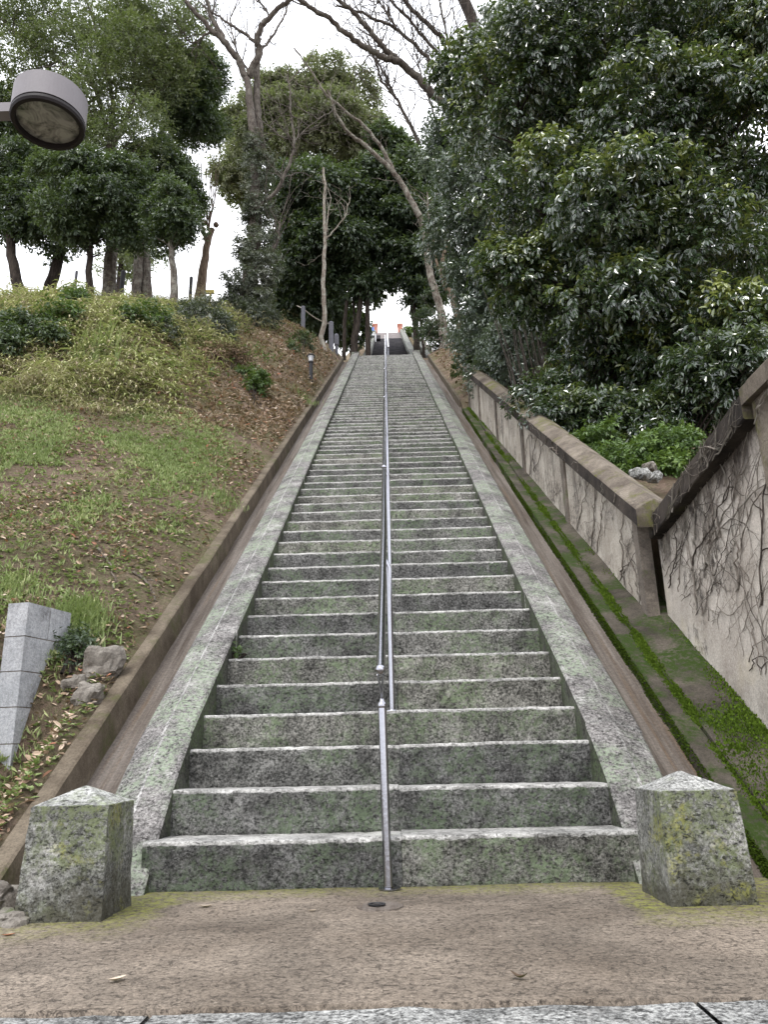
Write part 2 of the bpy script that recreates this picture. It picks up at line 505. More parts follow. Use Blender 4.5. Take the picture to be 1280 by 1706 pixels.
class MB:
    def __init__(s):
        s.V, s.F4, s.F3, s.n = [], [], [], 0

    def add(s, V, F):
        V = np.asarray(V, float).reshape(-1, 3)
        F = np.asarray(F, int)
        if F.shape[1] == 4:
            s.F4.append(F + s.n)
        else:
            s.F3.append(F + s.n)
        s.V.append(V)
        s.n += len(V)

    def box(s, x0, x1, y0, y1, z0, z1, M3=None, c=None):
        V = np.array([(x, y, z) for x in (x0, x1) for y in (y0, y1) for z in (z0, z1)], float)
        if M3 is not None:
            V = V @ np.asarray(M3).T
        if c is not None:
            V = V + np.asarray(c)
        s.add(V, [(0, 1, 3, 2), (4, 6, 7, 5), (0, 4, 5, 1), (2, 3, 7, 6), (0, 2, 6, 4), (1, 5, 7, 3)])

    def tube(s, pts, rad, k=8, caps=True):
        P = np.asarray(pts, float)
        n = len(P)
        R = np.full(n, rad, float) if np.isscalar(rad) else np.asarray(rad, float)
        T = np.gradient(P, axis=0)
        T /= np.linalg.norm(T, axis=1)[:, None] + 1e-9
        ref = np.array([0, 0, 1.]) if abs(T[0][2]) < .9 else np.array([1., 0, 0])
        A = np.zeros_like(P)
        a = np.cross(T[0], ref)
        a /= np.linalg.norm(a)
        for i in range(n):
            a = a - T[i] * (a @ T[i])
            a /= np.linalg.norm(a) + 1e-9
            A[i] = a
        B = np.cross(T, A)
        th = np.arange(k) * 2 * pi / k
        V = P[:, None] + R[:, None, None] * (np.cos(th)[None, :, None] * A[:, None] + np.sin(th)[None, :, None] * B[:, None])
        i, j = np.meshgrid(np.arange(n - 1), np.arange(k), indexing='ij')
        j2 = (j + 1) % k
        F = np.stack([i * k + j, i * k + j2, (i + 1) * k + j2, (i + 1) * k + j], -1).reshape(-1, 4)
        s.add(V, F)
        if caps:
            for r_, fl in ((0, 1), (n - 1, 0)):
                c0 = s.n
                ring = V[r_]
                s.V.append(np.vstack([P[r_][None], ring]))
                f = [(0, 1 + (q + 1) % k, 1 + q) if fl else (0, 1 + q, 1 + (q + 1) % k) for q in range(k)]
                s.F3.append(np.array(f) + c0)
                s.n += k + 1

    def lathe(s, c, prof, k=20, M3=None):
        th = np.arange(k) * 2 * pi / k
        V = np.array([[(r_ * cos(t), r_ * sin(t), z) for t in th] for r_, z in prof])
        V = V.reshape(-1, 3)
        if M3 is not None:
            V = V @ np.asarray(M3).T
        V = V + np.asarray(c)
        n = len(prof)
        F = [(i * k + j, i * k + (j + 1) % k, (i + 1) * k + (j + 1) % k, (i + 1) * k + j) for i in range(n - 1) for j in range(k)]
        s.add(V, F)

    def mesh(s, name, mats, smooth=False, jit=0, jsc=6, seed=0):
        V = np.vstack(s.V)
        if jit:
            V = V + np.stack([fbm(V * jsc + 7 * a, 3, seed + 11 * a) for a in range(3)], -1) * jit
        Fs = []
        if s.F4:
            Fs.append(np.vstack(s.F4))
        if s.F3:
            Fs.append(np.vstack(s.F3))
        return mesh(name, V, Fs, mats, smooth=smooth)

    def obj(s, name, mats, parent=None, **k):
        return put(name, s.mesh(name, mats, **k), parent)


def grid_mesh(name, X, mats, smooth=True, flip=False, **k):
    """X (m,n,3) grid of points"""
    m, n = X.shape[:2]
    i, j = np.meshgrid(np.arange(m - 1), np.arange(n - 1), indexing='ij')
    F = np.stack([i * n + j, (i + 1) * n + j, (i + 1) * n + j + 1, i * n + j + 1], -1).reshape(-1, 4)
    if flip:
        F = F[:, ::-1]
    return mesh(name, X.reshape(-1, 3), F, mats, smooth=smooth, **k)


def sweep(name, prof, ys, zf, mats, parent=None, jit=.004, jsc=5, seed=0, cap=True, xshift=None):
    """closed cross-section PROF [(x, g)] carried along the flight, z = zf(y) + g"""
    ys = np.asarray(ys, float)
    n = len(prof)
    V = np.zeros((len(ys), n, 3))
    for i, y in enumerate(ys):
        for j, (x, g) in enumerate(prof):
            V[i, j] = (x + (xshift(y) if xshift else 0), y, zf(y) + g)
    W = V.reshape(-1, 3)
    W = W + np.stack([fbm(W * jsc, 3, seed), np.zeros(len(W)), fbm(W * jsc + 5, 3, seed + 5)], -1) * jit
    i, j = np.meshgrid(np.arange(len(ys) - 1), np.arange(n), indexing='ij')
    j2 = (j + 1) % n
    F4 = np.stack([i * n + j, i * n + j2, (i + 1) * n + j2, (i + 1) * n + j], -1).reshape(-1, 4)
    Fs = [F4]
    if cap:
        e = (len(ys) - 1) * n
        Fs.append(np.array([list(range(n))[::-1], [e + q for q in range(n)]]))
    return put(name, mesh(name, W, Fs, mats), parent)


# ------------------------------------------------------------------ the lie of the land
RISE, TREAD, NST = .1806, .278, 79
Y1, Z1 = 3.4155, .19
SLOPE = RISE / TREAD
XC = -.04
ZTOP = Z1 + (NST - 1) * RISE
YTOP = Y1 + (NST - 1) * TREAD
Y2, ZT2 = YTOP + 1.2, 28.9


def zs(Y):
    return Z1 + SLOPE * (np.asarray(Y, float) - Y1)


def sstep(a, b, x):
    t = np.clip((x - a) / (b - a), 0, 1)
    return t * t * (3 - 2 * t)


def smin(a, b, k):
    h = np.clip(.5 + .5 * (b - a) / k, 0, 1)
    return b * (1 - h) + a * h - k * h * (1 - h)


def H(x, Y):
    x = np.asarray(x, float)
    Y = np.asarray(Y, float)
    base = np.minimum(zs(Y), ZTOP)
    up = sstep(5, 15, Y)
    s = np.maximum(-1.62 - x, 0)
    up2 = sstep(8, 19, Y)
    gl = (1.0 + 1.5 * up) * (1 - np.exp(-s / (3.4 - 1.8 * up2))) - .03 + .05 * np.minimum(s * 4, 1)
    gl = gl - .55 * (1 - sstep(4.3, 4.6, Y)) * sstep(.08, .42, s)
    wv = .5 * n2(x, Y * 0, .8, 3, 15)
    mound = .62 * sstep(9.4, 10.6, Y + wv) * (1 - sstep(11.5, 15.5, Y)) * sstep(2.6, 4.4, -x) * (1 + .35 * n2(x, Y, .9, 2, 16))
    hl = smin(base + gl + mound * sstep(0, 2, s), ZTOP + .4 + .02 * s, .6)
    s2 = np.maximum(x - 1.55, 0)
    gu = 1.6 * (1 - np.exp(-s2 / 2.2)) - .02
    gd = np.where(x < 1.95, -.5, .42 + .1 * np.minimum(s2, 6))
    f = sstep(13.2, 14.6, Y)
    hr = base + gd * (1 - f) + gu * f
    hr = np.where(x > 1.95, np.maximum(hr, 1.75), hr)
    hr = smin(hr, ZTOP + .8, .8)
    h = np.where(x < 0, hl, hr)
    h = h + (.022 * n2(x, Y, 5.5, 3, 31) + .035 * n2(x, Y, 1.7, 4, 3) + .10 * n2(x, Y, .35, 2, 9)) * np.minimum(1, np.where(x < 0, s, np.maximum(x - 2, 0)) * 1.5)
    # the mound that carries the upper flight
    z2 = np.minimum(ZTOP + SLOPE * (Y - Y2), ZT2) - 1.1 * np.maximum(np.abs(x - .1) - 1.6, 0)
    h = np.where(Y > Y2 - 1, np.maximum(h, z2 - .05), h)
    h = np.where(x < 0, np.maximum(h, -.03), h)
    return h


def hit(px, py, y0=2.6, y1=60):
    v = ray(px, py)
    Ys = np.linspace(y0, y1, 4000)
    P = EYE + v * (Ys / v[1])[:, None]
    b = P[:, 2] <= H(P[:, 0], P[:, 1])
    k = np.argmax(b) if b.any() else len(Ys) - 1
    return P[k]


# ------------------------------------------------------------------ ground, hillside
def structure(name, me):
    o = put(name, me)
    o['kind'] = 'structure'
    return o


gx = np.concatenate([-np.geomspace(400, 3, 30), np.linspace(-2.4, 2.4, 90), np.geomspace(3, 400, 30)])
gy = np.r_[1.929, 1.93, np.linspace(1.95, 3.5, 50)]
X, Y = np.meshgrid(np.linspace(-2.6, 6, 160), gy, indexing='ij')
Z = .004 * n2(X, Y, 2.2, 4, 2)
fe = 1.93 - .012 + .012 * n2(X, Y * 0, 4, 4, 5)
Y = np.where(Y < 1.94, fe + (Y - 1.93), Y)
Zg = Z.copy()
Zg[:, 0] = -.05
structure('pavement', grid_mesh('pavement', np.stack([X, Y, Zg], -1), M['ground']))
b = MB()
edges = [-3.2, -1.9, -.55, .62, 1.75, 3.1, 4.4]
kerb = empty('granite_kerb', (0, 1.6, 0), None, None, None, 'structure')
for a, c_ in zip(edges[:-1], edges[1:]):
    b = MB()
    nx = 24
    xs = np.linspace(a + .006, c_ - .006, nx)
    pf = [(1.905, -.2), (1.905, -.02), (1.9, -.009), (1.89, -.004), (1.5, -.004), (1.42, -.016), (1.41, -.2)]
    V = np.array([[(x, y, z) for (y, z) in pf] for x in xs])
    V += .004 * np.stack([fbm(V * 9, 3, 1), fbm(V * 9, 3, 2), fbm(V * 9, 3, 3)], -1)
    i, j = np.meshgrid(np.arange(nx - 1), np.arange(len(pf) - 1), indexing='ij')
    n = len(pf)
    F = np.stack([i * n + j, (i + 1) * n + j, (i + 1) * n + j + 1, i * n + j + 1], -1).reshape(-1, 4)
    b.add(V, F)
    b.obj('kerb_stone', M['kerb_granite'], kerb)
X, Y = np.meshgrid(np.concatenate([[-400, -60, -10], np.linspace(-4, 6, 12), [12, 60, 400]]), np.array([-400, -60, -10, 0, 1.2, 1.9, 3, 3.4, 8.]), indexing='ij')
structure('ground', grid_mesh('ground', np.stack([X, Y, X * 0 - .06], -1), M['ground']))

ys = np.concatenate([np.arange(2.3, 14, .09), np.arange(14, 26, .14), np.arange(26, 60, .5), [64, 70, 80, 100, 130, 170]])
xl = -1.64 - np.concatenate([np.arange(0, 3, .07), np.arange(3, 10, .15), np.arange(10, 24, .6), [27, 32, 40, 55, 80]])
xr = np.concatenate([[1.5, 1.6, 1.7, 1.8, 1.9, 1.949], 1.951 + np.arange(0, 3, .08) ]); xr = np.r_[xr, 5.1 + np.concatenate([ np.arange(0, 7, .25), np.arange(7, 20, .8), [24, 30, 38, 50, 80]])]
for nm, xx, fl in (('hillside', xl, True), ('hillside', xr, False)):
    X, Y = np.meshgrid(xx, ys, indexing='ij')
    structure(nm, grid_mesh(nm, np.stack([X, Y, H(X, Y)], -1), M['soil'], flip=fl))
X, Y = np.meshgrid(np.linspace(-1.9, 1.9, 24), np.concatenate([[YTOP + .25], np.arange(YTOP + .5, Y2 + 26, .4)]), indexing='ij')
structure('upper_embankment', grid_mesh('upper_embankment', np.stack([X, Y, np.where(Y < Y2, ZTOP - .03, H(X, Y) - .25)], -1), M['soil']))

# ------------------------------------------------------------------ the staircase
stair = empty('stone_staircase', (XC, Y1, 0), 'long straight flight of lichen-stained granite steps climbing the hill from the pavement', 'staircase')
for k in range(1, NST + 1):
    for half in (0, 1):
        y, z = Y1 + TREAD * (k - 1), Z1 + RISE * (k - 1)
        rise = Z1 if k == 1 else RISE
        nx = 100 if k <= 10 else (40 if k <= 26 else 8)
        xj = .045 + .006 * sin(k * 2.7)
        xs = np.linspace(-1.02, xj - .0008, nx) if half == 0 else np.linspace(xj + .0008, 1.02, nx)
        fr = np.linspace(-rise - .012, -.014, 13 if k <= 10 else (6 if k <= 26 else 3))
        pf = [(.006 if t == fr[0] else 0, t) for t in fr] + [(.002, -.006), (.008, -.001), (.022, 0), (.12, 0), (.2, -.002), (TREAD + .05, -.004)]
        pf = np.array(pf)
        V = np.zeros((nx, len(pf), 3))
        V[..., 0] = XC + xs[:, None]
        V[..., 1] = y + pf[None, :, 0]
        V[..., 2] = z + pf[None, :, 1]
        nf = len(fr)
        sd_ = fbm(V * np.array([17, 6, 20.]), 5, 3)
        V[:, :nf, 1] += (.009 if k <= 26 else .004) * sd_[:, :nf]
        V[:, nf:nf + 2, 1] += .004 * sd_[:, nf:nf + 2]
        lo = n2(V[..., 0], V[..., 1] * 0 + k * 3.1 + half, 1.6, 3, 8)
        V[..., 2] += (.0035 * lo + .0022 * n2(V[..., 0], V[..., 1] * 0 + k, 22, 2, 6)) * np.where(pf[None, :, 1] > -.05, 1, .2)
        V[..., 1] += .005 * n2(V[..., 0], V[..., 1] * 0 + k * 2.3 + half, 1.1, 2, 4) + rnd.uniform(-.003, .003)
        V[..., 2] += rnd.uniform(-.004, .004) + rnd.uniform(-.003, .003) * V[..., 0]
        n = len(pf)
        i, j = np.meshgrid(np.arange(nx - 1), np.arange(n - 1), indexing='ij')
        F = np.stack([i * n + j, (i + 1) * n + j, (i + 1) * n + j + 1, i * n + j + 1], -1).reshape(-1, 4)
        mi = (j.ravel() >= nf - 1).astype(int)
        # end faces, so each stone is a solid
        VV = np.vstack([V.reshape(-1, 3), V[0], V[-1]])
        m0 = nx * n
        F5 = np.array([list(range(m0, m0 + n))[::-1], list(range(m0 + n, m0 + 2 * n))])
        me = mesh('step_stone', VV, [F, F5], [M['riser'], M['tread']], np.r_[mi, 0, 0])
        me.polygons.foreach_set('use_smooth', np.r_[np.ones(len(F), bool), False, False])
        ed = np.clip(1 + pf[:, 1] / .035, 0, 1)
        a_ = me.attributes.new('edge', 'FLOAT', 'POINT')
        a_.data.foreach_set('value', np.r_[np.tile(ed, nx), np.tile(ed, 2)].astype(np.float32))
        put('step_stone', me, stair)


_c = sweep('stair_foundation', [(XC - 1.03, -.9), (XC - 1.03, -.2), (XC + 1.03, -.2), (XC + 1.03, -.9)], [Y1 + .1, Y1 + 5, Y1 + 12, YTOP + .5], lambda y: Z1 + SLOPE * (y - Y1), M['cheekside'], stair, 0)


def cheek_z(y):
    y = np.asarray(y, float)
    return np.where(y > 4.05, zs(y), zs(y) - .30 * np.clip((4.05 - y) / .85, 0, 1) ** 2 * 1.0)


prof_l = [(-1.03, -.5), (-1.03, .052), (-1.04, .064), (-1.165, .072), (-1.18, .062), (-1.297, .012), (-1.308, .0), (-1.308, -.5)]
prof_r = [(-(x + .04) - .04 - .0, g) for x, g in prof_l]
jl = [3.2, 4.05]
for base_j, prof, s0 in (([3.13, 3.98, 5.02, 6.25], prof_l, 1), ([3.1, 4.02, 5.5, 6.9], prof_r, 2)):
    js = list(base_j)
    while js[-1] < YTOP + .45:
        js.append(js[-1] + rnd.uniform(1.15, 1.5))
    js[-1] = YTOP + .45
    for q in range(len(js) - 1):
        n = 10 if q < 6 else 4
        yy = np.linspace(js[q] + .006, js[q + 1] - .006, n)
        dx, dz = rnd.uniform(-.006, .006), rnd.uniform(-.007, .007)
        p2 = [(x + dx, g + dz) for x, g in (prof if s0 == 1 else prof[::-1])]
        o = sweep('coping_stone', p2, yy, cheek_z, [M['cheek'], M['cheekside'], M['ridge']], stair, .0004, 9, q)
        me = o.data
        # inner flanks take a darker granite with more green growth than the tops
        for p in me.polygons:
            c0 = p.center
            lim = float(cheek_z(c0.y)) + .02
            ax_ = abs(c0.x - XC)
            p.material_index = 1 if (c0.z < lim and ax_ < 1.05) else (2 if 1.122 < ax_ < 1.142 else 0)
# square end blocks at the head of the flight
for x0 in (-1.31, .96):
    b = MB()
    b.box(x0, x0 + .28, YTOP + .46, YTOP + .75, ZTOP - .4, ZTOP + .42)
    b.obj('end_block', M['cheek'], stair, jit=.004)

# gutters beside the flight
def pl(y):
    return zs(y)


ysl = np.concatenate([np.arange(2.2, 8, .2), np.arange(8, YTOP - .2, .6)])
cl = empty('drainage_channel', (-1.45, 3, 0), 'brown concrete drainage channel with raised kerb along the grassy bank on the left', 'drain')
sweep('channel_floor', [(-1.58, -.6), (-1.58, -.19), (-1.50, -.215), (-1.40, -.2), (-1.33, -.11), (-1.26, -.075), (-1.26, -.6)][::-1], ysl, pl, M['gutter'], cl, .006, 3, 1)
kz = [(-1.66, -.7), (-1.655, -.012), (-1.645, .0), (-1.572, .0), (-1.56, -.01), (-1.55, -.24), (-1.55, -.7)][::-1]
sweep('channel_kerb', kz, ysl, lambda y: np.maximum(zs(y), -.5), M['curb'], cl, .004, 7, 2)
ysr = np.concatenate([np.arange(3.0, 8, .2), np.arange(8, YTOP - .2, .6)])
crn = empty('drainage_channel', (1.35, 3, 0), 'dark drainage channel with mossy kerb between the right coping and the concrete wall', 'drain')
sweep('channel_floor', [(1.16, -.6), (1.16, -.1), (1.25, -.13), (1.33, -.2), (1.42, -.215), (1.5, -.19), (1.5, -.6)][::-1], ysr, pl, M['gutter'], crn, .006, 3, 3)
sweep('channel_kerb', [(1.47, -.7), (1.475, -.11), (1.485, -.098), (1.585, -.1), (1.6, -.112), (1.6, -.7)][::-1], [y for y in ysr if y < 14.3], pl, M['ledge'], crn, .006, 5, 4)
sweep('upper_kerb', [(1.47, -.7), (1.475, -.02), (1.485, -.01), (1.56, -.01), (1.57, -.02), (1.57, -.7)][::-1], [y for y in ysr if y > 14.2], pl, M['curb'], crn, .005, 5, 5)
lz = [(1.603, -.7), (1.603, -.095), (1.62, -.082), (1.75, -.062), (1.95, -.04), (2.15, -.03), (2.15, -.7)][::-1]
ledge = sweep('wall_footing', lz, [y for y in ysr if y < 14.3], pl, M['ledge'], crn, .01, 4, 6)


# ------------------------------------------------------------------ concrete walls on the right
def wx(y):
    return 1.775 - (y - 5.3) * .0165


wall = empty('concrete_wall', (1.75, 5.3, 1.2), 'stained concrete panel wall stepping up beside the mossy ledge, bare vines on it', 'wall')
posts = [5.36, 7.25, 9.15, 11.0, 12.7, 14.0]
TOPG = .775
for q in range(len(posts) - 1):
    y0, y1 = posts[q] + .05, posts[q + 1] - .05
    n = 12
    yy = np.linspace(y0, y1, n)
    pr = [(.0, -.25), (.0, TOPG - .12), (.08, TOPG - .12), (.08, -.25)][::-1]
    sweep('wall_panel', pr, yy, pl, M['wall'], wall, .006, 3, q + 20, True, wx)
for q, y0 in enumerate(posts):
    w = .06 if q else .05
    pr = [(-.022, -.3), (-.022, TOPG - .07), (.085 - .02 * (q == 0), TOPG - .07), (.085 - .02 * (q == 0), -.3)][::-1]
    sweep('wall_post', pr, np.linspace(y0 - w, y0 + w, 3), pl, M['post'], wall, .003, 4, q + 30, True, wx)
cj = [5.1, 7.3, 9.2, 11.05, 12.7, 14.12]
for q in range(5):
    pr = [(-.078, TOPG - .115), (-.085, TOPG - .107), (-.085, TOPG + .012), (-.074, TOPG + .024), (.05, TOPG + .09), (.17, TOPG + .03), (.17, TOPG - .115)][::-1]
    o_ = sweep('wall_coping', pr, np.linspace(cj[q] + .006, cj[q + 1] - .006, 16), pl, [M['coping'], M['fascia_shade']], wall, .003, 7, q + 40, True, wx)
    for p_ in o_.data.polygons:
        if abs(p_.normal.x) > .75 and p_.center.x < 1.75:  # upright front face gets the copy with shade painted in
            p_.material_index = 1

wall2 = empty('concrete_wall', (1.9, 4.2, .5), 'tall pale concrete retaining wall with rising coping and dense dead creeper, nearest on the right', 'wall')
X2 = 1.885


def topz(y):     # the coping climbs towards the street
    return 2.035 + (5.2 - y) * .122


ny, nz = 60, 40
yy = np.linspace(2.2, 5.3, ny)
t = np.linspace(0, 1, nz)
V = np.zeros((ny, nz, 3))
for i, y in enumerate(yy):
    z0, z1 = float(zs(y)) - .3, topz(max(y, 3.5)) - .1
    V[i, :, 0] = X2
    V[i, :, 1] = y
    V[i, :, 2] = z0 + (z1 - z0) * t
V[..., 0] += .004 * fbm(V * 2.5, 4, 77)
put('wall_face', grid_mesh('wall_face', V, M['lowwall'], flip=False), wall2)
b = MB()
b.box(X2 + .02, X2 + .1, 2.3, 5.28, .0, 1.95)
b.obj('wall_back', M['wall'], wall2)
nn = 22
yy = np.linspace(5.22, 3.62, nn)
pr = [(-.076, -.14), (-.083, -.132), (-.083, -.005), (-.072, .008), (.05, .062), (.17, .01), (.17, -.14)]
o_ = sweep('wall_coping', [(X2 + x, g) for x, g in pr], yy, topz, [M['coping'], M['fascia_shade']], wall2, .003, 7, 55)
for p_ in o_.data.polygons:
    if (abs(p_.normal.x) > .75 and p_.center.x < X2) or (abs(p_.normal.z) > .6 and p_.center.z < topz(p_.center.y) - .1):  # front face and underside have their shade painted into the colour
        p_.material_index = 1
b = MB()
b.box(X2 - .05, X2 + .2, 3.2, 3.58, -.1, 2.16)
b.box(X2 - .085, X2 + .24, 3.16, 3.62, 2.163, 2.25)
b.box(X2 - .06, X2 + .21, 3.2, 3.58, 2.253, 2.28)
b.obj('wall_pillar', M['coping'], wall2, jit=.004)

# ------------------------------------------------------------------ creeper on the walls
def vine_set(plane_x, ylo, yhi, zlo, zhi, n, seed, rad=.0032, lean=0.):
    r = random.Random(seed)
    b = MB()
    for _ in range(n):
        y = r.uniform(ylo, yhi)
        z = zlo(y) if r.random() < .35 else r.uniform(zlo(y), zhi(y))
        a = r.uniform(1.7, 2.95) if r.random() < .72 else r.uniform(-.6, 3.6)
        pts = []
        L_ = r.randint(12, 60)
        R = rad * r.choice((.4, .5, .7, 1., 1.9))
        x = plane_x(y) - r.uniform(.004, .014)
        for q in range(L_):
            pts.append((x, y, z))
            a += r.gauss(0, .15) + (.035 * sin(q * .5 + R * 9e3))
            y += .028 * cos(a)
            z += .028 * sin(a)
            if not (ylo < y < yhi and zlo(y) < z < zhi(y) + .03):
                break
            x = plane_x(y) - .004 - .01 * abs(sin(q * .4)) - (.02 * r.random() if r.random() < .1 else 0)
            if r.random() < .14 and len(pts) > 2:
                a2 = a + r.choice((-1, 1)) * r.uniform(.5, 1.1)
                yy_, zz_ = y, z
                tw = [(x, y, z)]
                for _2 in range(r.randint(3, 9)):
                    a2 += r.gauss(0, .25)
                    yy_ += .022 * cos(a2)
                    zz_ += .022 * sin(a2)
                    if not (ylo < yy_ < yhi and zlo(yy_) < zz_ < zhi(yy_)):
                        break
                    tw.append((plane_x(yy_) - .006, yy_, zz_))
                if len(tw) > 2:
                    b.tube(tw, np.linspace(R * .7, R * .3, len(tw)), 3, False)
        if len(pts) > 3:
            b.tube(pts, np.linspace(R, R * .5, len(pts)), 4, False)
    return b


cp = empty('creeper', (1.8, 5, 1.2), 'leafless climbing creeper with pale wiry stems over the nearest wall', 'plant')
vine_set(lambda y: X2, 3.55, 5.28, lambda y: float(zs(y)) + .25, lambda y: topz(y) - .16, 80, 1).obj('stem', M['vine'], cp)['kind'] = 'stuff'
vine_set(lambda y: X2, 3.55, 5.28, lambda y: float(zs(y)) + .2, lambda y: topz(y) - .16, 20, 2).obj('stem', M['vine_dark'], cp)['kind'] = 'stuff'
vine_set(lambda y: X2 - .083, 3.62, 5.2, lambda y: topz(y) - .16, lambda y: topz(y) - .02, 45, 3, .0035).obj('stem', M['vine'], cp)['kind'] = 'stuff'
vine_set(lambda y: X2 - .058, 3.22, 3.56, lambda y: 1.3, lambda y: 2.14, 30, 13, .004).obj('stem', M['vine'], cp)['kind'] = 'stuff'
cp2 = empty('creeper', (1.75, 7, 2.6), 'bare creeper with thin dark stems over the stepped panel wall', 'plant')
vine_set(wx, 5.36, 9.3, lambda y: float(zs(y)) - .05, lambda y: float(zs(y)) + TOPG - .09, 26, 4, .0026).obj('stem', M['vine_dark'], cp2)['kind'] = 'stuff'
vine_set(wx, 5.36, 8, lambda y: float(zs(y)) - .05, lambda y: float(zs(y)) + TOPG - .09, 22, 5, .003).obj('stem', M['vine'], cp2)['kind'] = 'stuff'
vine_set(lambda y: wx(y) - .087, 5.3, 8.6, lambda y: float(zs(y)) + TOPG - .08, lambda y: float(zs(y)) + TOPG - .0, 34, 6, .0035).obj('stem', M['vine'], cp2)['kind'] = 'stuff'

# ------------------------------------------------------------------ granite posts at the foot
def bollard(cx, cy, lean, label, yaw):
    root = empty('granite_post', (cx, cy, 0), label, 'stone post', 'granite posts flanking the foot of the stairs')
    n = 22
    w0, w1, hh = .149, .137, .365
    rings = []
    prof = [(w0 * 1.0, -.03)] + [(w0 + (w1 - w0) * q / 15, hh * q / 15) for q in range(16)] + [(w1 - .003, hh + .003), (w1 * .75, hh + .017), (w1 * .5, hh + .034), (w1 * .25, hh + .05), (.004, hh + .064)]
    V = []
    per = []
    for q in range(4 * n):
        s_, f = divmod(q, n)
        u = -1 + 2 * f / n
        e = 1.0
        c_ = [(u, -1), (1, u), (-u, 1), (-1, -u)][s_]
        if f == 0:
            c_ = (c_[0] * e, c_[1] * e)
        per.append(c_)
    per = np.array(per)
    for w, z in prof:
        V.append(np.column_stack([per * w, np.full(len(per), z)]))
    V = np.array(V)
    cY, sY = cos(yaw), sin(yaw)
    W = V.reshape(-1, 3).copy()
    W[:, 0], W[:, 1] = W[:, 0] * cY - W[:, 1] * sY, W[:, 0] * sY + W[:, 1] * cY
    W[:, 0] += lean * W[:, 2]
    W += np.array([cx, cy, 0])
    W += .0022 * np.stack([fbm(W * 34, 4, 1), fbm(W * 34, 4, 2), fbm(W * 34, 4, 3)], -1) + .0022 * np.stack([fbm(W * 5, 2, 4), fbm(W * 5, 2, 5), W[:, 0] * 0], -1)
    V = W.reshape(len(prof), -1, 3)
    V = np.concatenate([V, V[:, :1]], 1)
    put('shaft', grid_mesh('shaft', V[:18], M['bollard'], flip=True, smooth=False), root)
    put('pointed_cap', grid_mesh('pointed_cap', V[17:], M['cap'], flip=True, smooth=False), root)
    return root


bollard(-1.155, 3.0, .0, 'weathered granite post with pointed top and chipped base, left of the lowest step', 0)
bollard(1.057, 3.04, -.012, 'weathered granite post with pointed top and white lichen corner, right of the lowest step', .02)

# ------------------------------------------------------------------ handrail
hr_ = empty('handrail', (-.04, 3.39, 0), 'stainless steel tube handrail running up the middle of the stone stairs', 'handrail')
XR = -.05


def rail_z(y):
    return float(zs(y)) + .8


def ball(b, c, r_):
    b.lathe(c, [(.001, -r_), (r_ * .7, -r_ * .7), (r_, 0), (r_ * .7, r_ * .7), (.001, r_)], 14)


b = MB()
b.tube([(-.05, 3.36, .002), (-.055, 3.37, .25), (-.06, 3.385, .70)], .0185, 16)
p = b.obj('post', M['steel'], hr_, smooth=True)
b = MB()
b.lathe((-.06, 3.385, .70), [(.019, 0), (.022, .008), (.019, .02), (.012, .026), (.006, .045), (.001, .06)], 16)
b.tube([(-.06, 3.385, .74), (-.072, 3.21, .825)], .005, 6)
b.tube([(-.06, 3.385, .74), (-.05, 3.21, .825)], .005, 6)
b.obj('cap', M['steel'], p, smooth=True)
b = MB()
b.lathe((-.045, 3.35, .004), [(.045, 0), (.045, .004), (.02, .006)], 20)
b.obj('base_flange', M['steel'], p)
secs = [3.165, 6.36, 10.35, 14.1, 17.9, 21.7, YTOP + .2]
for q in range(len(secs) - 1):
    y0, y1 = secs[q] + .03, secs[q + 1] - .09
    b = MB()
    b.tube([(XR - .01 + .01 * (q > 0), y0, rail_z(y0)), (XR, (y0 + y1) / 2, rail_z((y0 + y1) / 2)), (XR, y1, rail_z(y1))], .0195, 14)
    rr = b.obj('rail', M['steel'], hr_, smooth=True)
    b = MB()
    ball(b, (XR - .01 + .01 * (q > 0), y0 - .01, rail_z(y0) - .005), .023)
    b.obj('ball_end', M['steel'], rr, smooth=True)
    b = MB()
    ball(b, (XR, y1 + .004, rail_z(y1)), .02)
    b.tube([(XR, y1, rail_z(y1)), (XR, y1 + .11, rail_z(y1 + .1))], .006, 8)
    b.obj('ball_end', M['steel'], rr, smooth=True)
yp = 4.5
while yp < YTOP:
    k = int((yp - Y1) / TREAD)
    y = Y1 + TREAD * k + .1
    z0 = Z1 + RISE * k
    b = MB()
    zt = rail_z(y) - .045
    b.tube([(-.022, y, z0), (-.022, y, zt - .02), (-.03, y, zt), (XR, y, zt + .035)], .017, 12)
    b.lathe((-.022, y, z0), [(.036, 0), (.036, .005), (.016, .007)], 16)
    b.obj('post', M['steel'], hr_, smooth=True)
    yp += 1.7

# ------------------------------------------------------------------ street lamp (upper left)
LC = np.array([-2.11, 3.9, 4.49])
lamp = empty('street_lamp', (-2.62, 3.9, float(H(-2.62, 3.9))), 'round grey street lamp head on a red-brown pole above the bank', 'street lamp')
b = MB()
b.tube([(-2.62, 3.9, float(H(-2.62, 3.9)) - .1), (-2.62, 3.9, 2.2), (-2.62, 3.9, 4.45)], [.06, .05, .045], 20)
b.obj('pole', M['lamp_pole'], lamp, smooth=True)
b = MB()
b.box(-2.66, -2.29, 3.86, 3.94, 4.44, 4.51)
b.obj('arm', M['lamp_grey'], lamp)
b = MB()
b.lathe((-2.11, 3.9, 4.40), [(.2205, -.002), (.222, .0), (.222, .17), (.2205, .172), (.001, .178)], 64)
b.obj('housing', M['lamp_grey'], lamp, smooth=False)
b = MB()
b.lathe((-2.11, 3.9, 4.40), [(.205, .0), (.205, -.008), (.221, -.010), (.223, -.03), (.215, -.045), (.192, -.047), (.187, -.03), (.185, .03)], 64)
b.obj('rim', M['lamp_dark'], lamp)
g = NB('lamp_glass')
